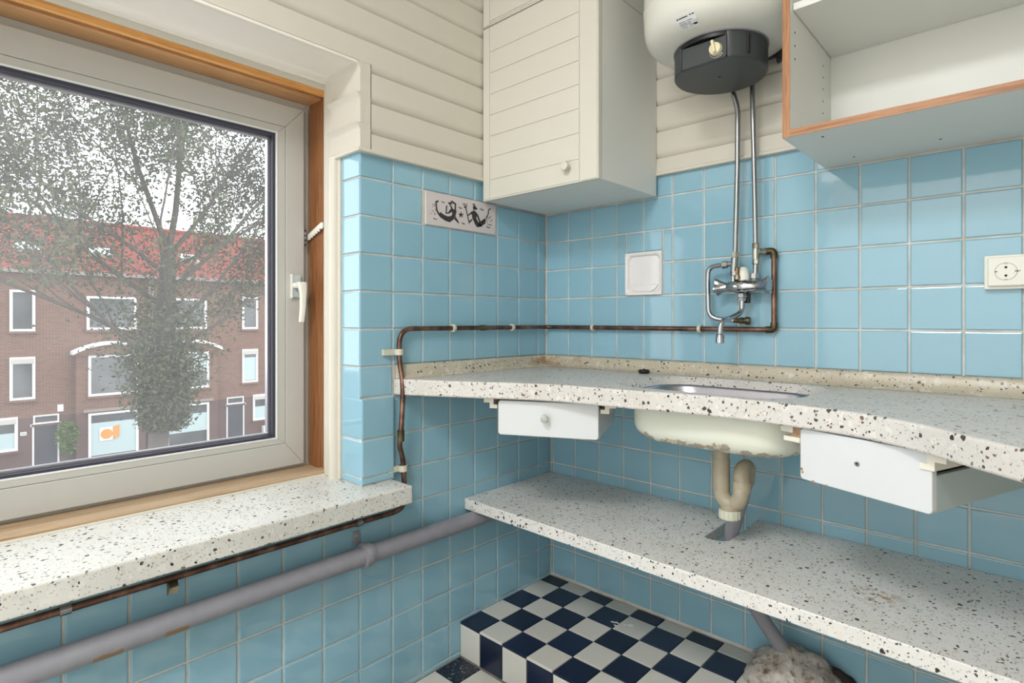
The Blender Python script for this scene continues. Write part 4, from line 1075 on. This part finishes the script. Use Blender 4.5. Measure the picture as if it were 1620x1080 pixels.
def house(y_axis, side, name_extra, label, detail):
    """one house of the terrace; s runs from the party wall away from it, side -1 to the left (smaller y), +1 to the right"""
    Y = lambda s: y_axis + side * s
    t = thing('terraced_house', label, 'house', (FX, Y(3.15), GZ), 'houses of the brick terrace across the street')
    def bx(m, x0, x1, s0, s1, z0, z1): return m.box(x0, x1, Y(s0), Y(s1), z0, z1)
    holes = [(4.24, 5.06, .70, 2.47), (.58, 2.48, .74, 2.28), (4.24, 5.06, -2.225, -.40)]
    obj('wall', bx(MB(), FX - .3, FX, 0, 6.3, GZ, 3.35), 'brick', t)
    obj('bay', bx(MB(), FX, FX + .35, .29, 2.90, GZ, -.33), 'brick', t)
    # roof: rows of pan tiles as stepped, waved sheets
    m = MB(); NR, NC = 24, 63
    run, rise = 3.2, 2.65
    for i in range(NR):
        a0, a1 = i / NR, (i + 2.2) / NR
        vs = []
        for k in range(NC + 1):
            s_ = 6.3 * k / NC
            w = .028 * math.cos(2 * math.pi * k / 3)
            vs.append((FX + .25 - run * a0 + .03, Y(s_), 3.34 + rise * a0 + w + .045)); vs.append((FX + .25 - run * a1, Y(s_), 3.34 + rise * a1 + w))
        m.add(vs, [(2 * k, 2 * k + 1, 2 * k + 3, 2 * k + 2) for k in range(NC)])
    o = link('roof_tiles', m.mesh('roof_tiles', 60), 'roof_tile', t); o['kind'] = 'stuff'
    obj('roof_deck', MB().prism([(FX + .2, 3.2), (FX + .25 - run, 5.85), (FX - .3 - 2 * run, 3.2)], Y(0), Y(6.3), lambda a, b_, h_: (a, h_, b_)), 'far_door', t)
    obj('gutter', bx(MB(), FX, FX + .32, 0, 6.3, 3.20, 3.36), 'far_grey', t)
    obj('ridge', MB().tube([(FX + .25 - run, Y(0), 6.04), (FX + .25 - run, Y(6.3), 6.04)], .11, 10), 'roof_tile', t)
    def win(s0, s1, z0, z1, x=FX, fr=.10, shutter=False, film=None, mull=0):
        m = MB(); d = x + .02
        bx(m, x - .06, d + .05, s0, s1, z0, z0 + fr); bx(m, x - .06, d + .05, s0, s1, z1 - fr, z1)
        bx(m, x - .06, d + .05, s0, s0 + fr, z0 + fr, z1 - fr); bx(m, x - .06, d + .05, s1 - fr, s1, z0 + fr, z1 - fr)
        w = obj('window', m, 'far_white', t)
        obj('pane', bx(MB(), x - .05, d, s0 + fr, s1 - fr, z0 + fr, z1 - fr), 'far_glass', w)
        obj('brick_sill', bx(MB(), x - .02, d + .10, s0 - .06, s1 + .06, z0 - .10, z0 - .002), 'brick', w)
        if shutter: obj('shutter_box', bx(MB(), x, d + .07, s0 + .04, s1 - .04, z1 - .30, z1 - .06), 'shutter', w, bevel=.03)
        if film: obj('window_film', bx(MB(), d, d + .006, s0 + fr, s1 - fr, film[0], film[1]), 'far_film', w)
        return w
    win(4.24, 5.06, .70, 2.47); win(4.24, 5.06, -2.225, -.40, shutter=True, film=(-2.1, -.85) if side > 0 else None)
    win(4.80, 5.63, -4.36, -2.93, shutter=True, film=(-4.26, -3.6))
    win(.58, 2.48, .74, 2.28)
    win(.58, 2.48, -2.27, -.42, FX + .35, film=(-1.4, -.6) if side > 0 else None)
    gw = win(.58, 2.48, -5.17, -3.04, FX + .35, film=(-4.98, -3.5) if side < 0 else (-4.45, -3.55))
    obj('lintel', bx(MB(), FX + .30, FX + .48, .40, 2.66, -2.98, -2.86), 'far_grey', t)
    # shallow arched canopy of the bay
    m = MB(); n = 14
    lo = []; hi = []
    for k in range(n + 1):
        s_ = .16 + 2.90 * k / n; q = (k / n - .5) * 2
        zc = -.36 + .42 * (1 - q * q)
        lo.append((s_, zc)); hi.append((s_, zc + .15))
    m.prism(lo + hi[::-1], FX, FX + .62, lambda a, b_, h_: (h_, Y(a), b_))
    obj('canopy', m, 'far_white', t)
    for k in range(n):
        pass
    m = MB().prism(lo + [(3.06, -.40), (.16, -.40)], FX, FX + .50, lambda a, b_, h_: (h_, Y(a), b_))
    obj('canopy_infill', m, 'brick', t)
    dm = MB(); bx(dm, FX - .03, FX + .05, 3.44, 3.50, GZ, -3.30); bx(dm, FX - .03, FX + .05, 4.28, 4.34, GZ, -3.30); bx(dm, FX - .03, FX + .10, 3.38, 4.40, -3.42, -3.32)
    obj('door_frame', dm, 'far_white', t)
    obj('door', bx(MB(), FX - .02, FX + .02, 3.50, 4.28, GZ + .06, -3.42), 'far_door', t)
    win(3.45, 4.31, -3.32, -2.95, fr=.055)
    obj('downpipe', MB().tube([(FX + .10, Y(.06), GZ), (FX + .10, Y(.06), 3.2)], .05, 10), 'far_grey', t, smooth=60)
    def skyl(s0, s1):
        m = MB()
        f = lambda s_, a, up: (FX + .25 - run * a, Y(s_), 3.34 + rise * a + up)
        a0, a1 = .29, .44
        m.loft([[f(s0, a0, .02), f(s1, a0, .02), f(s1, a1, .02), f(s0, a1, .02)], [f(s0, a0, .16), f(s1, a0, .16), f(s1, a1, .16), f(s0, a1, .16)]])
        w = obj('skylight', m, 'far_grey', t)
        m = MB().loft([[f(s0 + .06, a0 + .015, .161), f(s1 - .06, a0 + .015, .161), f(s1 - .06, a1 - .015, .161), f(s0 + .06, a1 - .015, .161)], [f(s0 + .06, a0 + .015, .18), f(s1 - .06, a0 + .015, .18), f(s1 - .06, a1 - .015, .18), f(s0 + .06, a1 - .015, .18)]])
        obj('skylight_pane', m, 'skylight', w)
    if side < 0: skyl(1.35, 2.3); skyl(3.95, 4.85)
    else: skyl(1.5, 2.4)
    if detail and side < 0:
        obj('wall_plaque', bx(MB(), FX, FX + .06, 3.30, 3.50, -2.86, -2.56), 'far_card', t)
        n_ = obj('number_plate', bx(MB(), FX, FX + .03, 4.52, 4.72, -3.75, -3.61), 'far_card', t)
        m = MB()
        for k in range(3): bx(m, FX + .03, FX + .034, 4.55 + .05 * k, 4.58 + .05 * k, -3.71, -3.65)
        obj('numerals', m, 'far_door', n_)
        c = obj('folded_card', MB().add([(FX + .39, 4.28, -3.75), (FX + .39, 4.77, -3.75), (FX + .39, 4.77, -4.34), (FX + .39, 4.28, -4.34), (FX + .40, 4.28, -3.75), (FX + .40, 4.77, -3.75), (FX + .40, 4.77, -4.34), (FX + .40, 4.28, -4.34)],
            [(0, 1, 2, 3), (4, 7, 6, 5), (0, 4, 5, 1), (1, 5, 6, 2), (2, 6, 7, 3), (3, 7, 4, 0)]), 'far_card', gw)
        m = MB().lathe([(.23, 0), (.23, .006)], axes((FX + .401, 4.54, -4.05), (0, 1, 0), (0, 0, 1), (1, 0, 0)), 28)
        obj('orange_disc', m, 'far_orange', gw)
        obj('orange_leaf', MB().prism([(4.78, -3.75), (5.02, -3.68), (5.02, -4.20), (4.78, -4.33)], FX + .39, FX + .41, lambda a, b_, h_: (h_, a, b_)), 'far_orange', gw)
    return t
AX = 6.35
house(AX, -1, '', 'brick terraced house with a white and orange card in its ground floor window', True)
house(AX, 1, '', 'brick terraced house right of the tree trunk, with plain frosted windows', True)
house(AX - 12.6, 1, '', 'brick terraced house at the left end of the row across the street', False)
house(AX + 12.6, -1, '', 'brick terraced house at the right end of the row across the street', False)

meter = tag(obj('meter_box', MB().box(FX + .02, FX + .32, 11.62, 11.98, GZ, -4.70), 'far_white', bevel=.02), 'small white cabinet standing at the foot of the house across the street', 'utility box')

# ---- the tree in front of the houses
tree = thing('street_tree', 'tall street tree with grey trunk and thinning leaves in front of the houses', 'tree', (-19, 3.55, GZ))
tr_ = random.Random(5)
wood_m = MB(); tips = []
def grow(p, d, length, r, level):
    n = 4 if level < 3 else 3
    pts = [p.copy()]; q = p.copy(); dirv = d.copy()
    for i in range(n):
        dirv = (dirv + Vector((tr_.uniform(-1, 1), tr_.uniform(-1, 1), tr_.uniform(-.5, .9))) * (.12 + .03 * level)).normalized()
        q = q + dirv * (length / n); pts.append(q.copy())
    r1 = r * (.58 if level < 4 else .4)
    wood_m.tube(pts, [r + (r1 - r) * i / n for i in range(n + 1)], (12, 8, 6, 5, 4, 3)[min(level, 5)], cap=False)
    if level >= 3: tips.extend(pts[1:])
    if level >= 5 or r1 < .006: return
    kids = (5, 5, 5, 4, 3)[level]
    for k in range(kids):
        f = tr_.uniform(.25, 1.0) if k else 1.0
        i = min(int(f * n), n - 1); base = pts[i].lerp(pts[i + 1], f * n - i)
        axis = Vector((tr_.uniform(-1, 1), tr_.uniform(-1, 1), tr_.uniform(-.3, .5)))
        spread = (.85, .8, .85, .9, 1.0)[level] if k else .35
        nd = (dirv + axis.normalized() * spread + Vector((0, 0, .15))).normalized()
        grow(base, nd, length * tr_.uniform(.55, .78), r1 * (.95 if k == 0 else tr_.uniform(.5, .75)), level + 1)
base = Vector((-19, 3.55, GZ))
trunk = [base, base + Vector((.0, -.02, 1.2)), base + Vector((.03, .05, 3.5)), base + Vector((0, .16, 5.6)), base + Vector((.02, .25, 7.4)), base + Vector((0, .30, 8.8))]
wood_m.tube(trunk, [.36, .29, .27, .27, .25, .19], 16)
for z_, dy, dx, L, r in ((5.2, -1.0, .15, 4.0, .09), (5.4, 1.0, .25, 3.8, .09), (5.6, -.9, .25, 4.2, .10), (6.3, .95, -.2, 4.0, .11), (7.0, -.6, -.5, 4.6, .13), (7.5, .65, .45, 4.4, .12), (8.0, -.75, .4, 4.4, .10), (8.7, .12, 0, 4.8, .16), (8.8, -.35, -.1, 4.8, .14), (8.6, .55, -.3, 4.6, .12), (8.2, .9, .5, 4.2, .10), (6.6, -.2, .9, 3.4, .09), (6.8, .25, -.9, 3.4, .09)):
    f = z_; b0 = None
    for a, b_ in zip(trunk[:-1], trunk[1:]):
        if a.z - GZ <= f <= b_.z - GZ + .001 and b0 is None: b0 = a.lerp(b_, (f - (a.z - GZ)) / (b_.z - a.z))
    if b0 is None: b0 = trunk[-1]
    grow(b0, Vector((dx, dy * 1.25, .80 if z_ < 8.3 else 1)).normalized(), L * 1.12, r * .62, 1)
obj_trunk = link('trunk_and_branches', wood_m.mesh('trunk', 60, fix=False), 'bark', tree)
def leaves(name, centres, size, parent, mat, squash=1.0):
    m = MB()
    for c in centres:
        n = Vector((tr_.gauss(0, 1), tr_.gauss(0, 1), tr_.gauss(0, 1) + .6)).normalized()
        u = n.orthogonal().normalized(); u = (Matrix.Rotation(tr_.uniform(0, 6.28), 3, n) @ u); w = n.cross(u)
        L = size * tr_.uniform(.6, 1.3)
        m.add([c - u * L, c - w * L * .45, c + u * L, c + w * L * .45], [(0, 1, 2, 3)])
    o = link(name, m.mesh(name, fix=False), mat, parent); o['kind'] = 'stuff'
    return o
cs = []
for p in tips:
    dens = 50 if p.z < 3.2 else (38 if p.z < 5.2 else 30)
    for k in range(dens): cs.append(p + Vector((tr_.gauss(0, .3), tr_.gauss(0, .3), tr_.gauss(0, .3))))
for k in range(15000):                         # leafy shoots all round the trunk
    z_ = GZ + 3.2 + abs(tr_.gauss(0, 1)) * 2.2
    a = tr_.uniform(0, 6.28); rr_ = .28 + abs(tr_.gauss(0, .12 + .20 * max(0, z_ + 2.4)))
    cs.append(Vector((-19 + rr_ * math.cos(a), 3.72 + rr_ * math.sin(a), z_)))
leaves('foliage', cs, .072, tree, 'leaf')
print('tips', len(tips), 'leaves', len(cs))
shrub = thing('wall_shrub', 'green shrub growing beside the dark front door across the street', 'shrub', (FX + .3, 3.15, GZ))
obj('stem', MB().tube([(FX + .3, 3.15, GZ), (FX + .28, 3.12, -4.6), (FX + .3, 3.15, -3.9)], .03, 6), 'bark', shrub)
cs = []
while len(cs) < 900:
    p = Vector((tr_.uniform(-.3, .3), tr_.uniform(-.42, .42), tr_.uniform(-.75, .7)))
    if (p.y / .42) ** 2 + (p.z / .75) ** 2 < 1 and (p.z > -.2 or abs(p.y) < .28): cs.append(p + Vector((FX + .32, 3.15, -4.0)))
leaves('foliage', cs, .07, shrub, 'hedge')
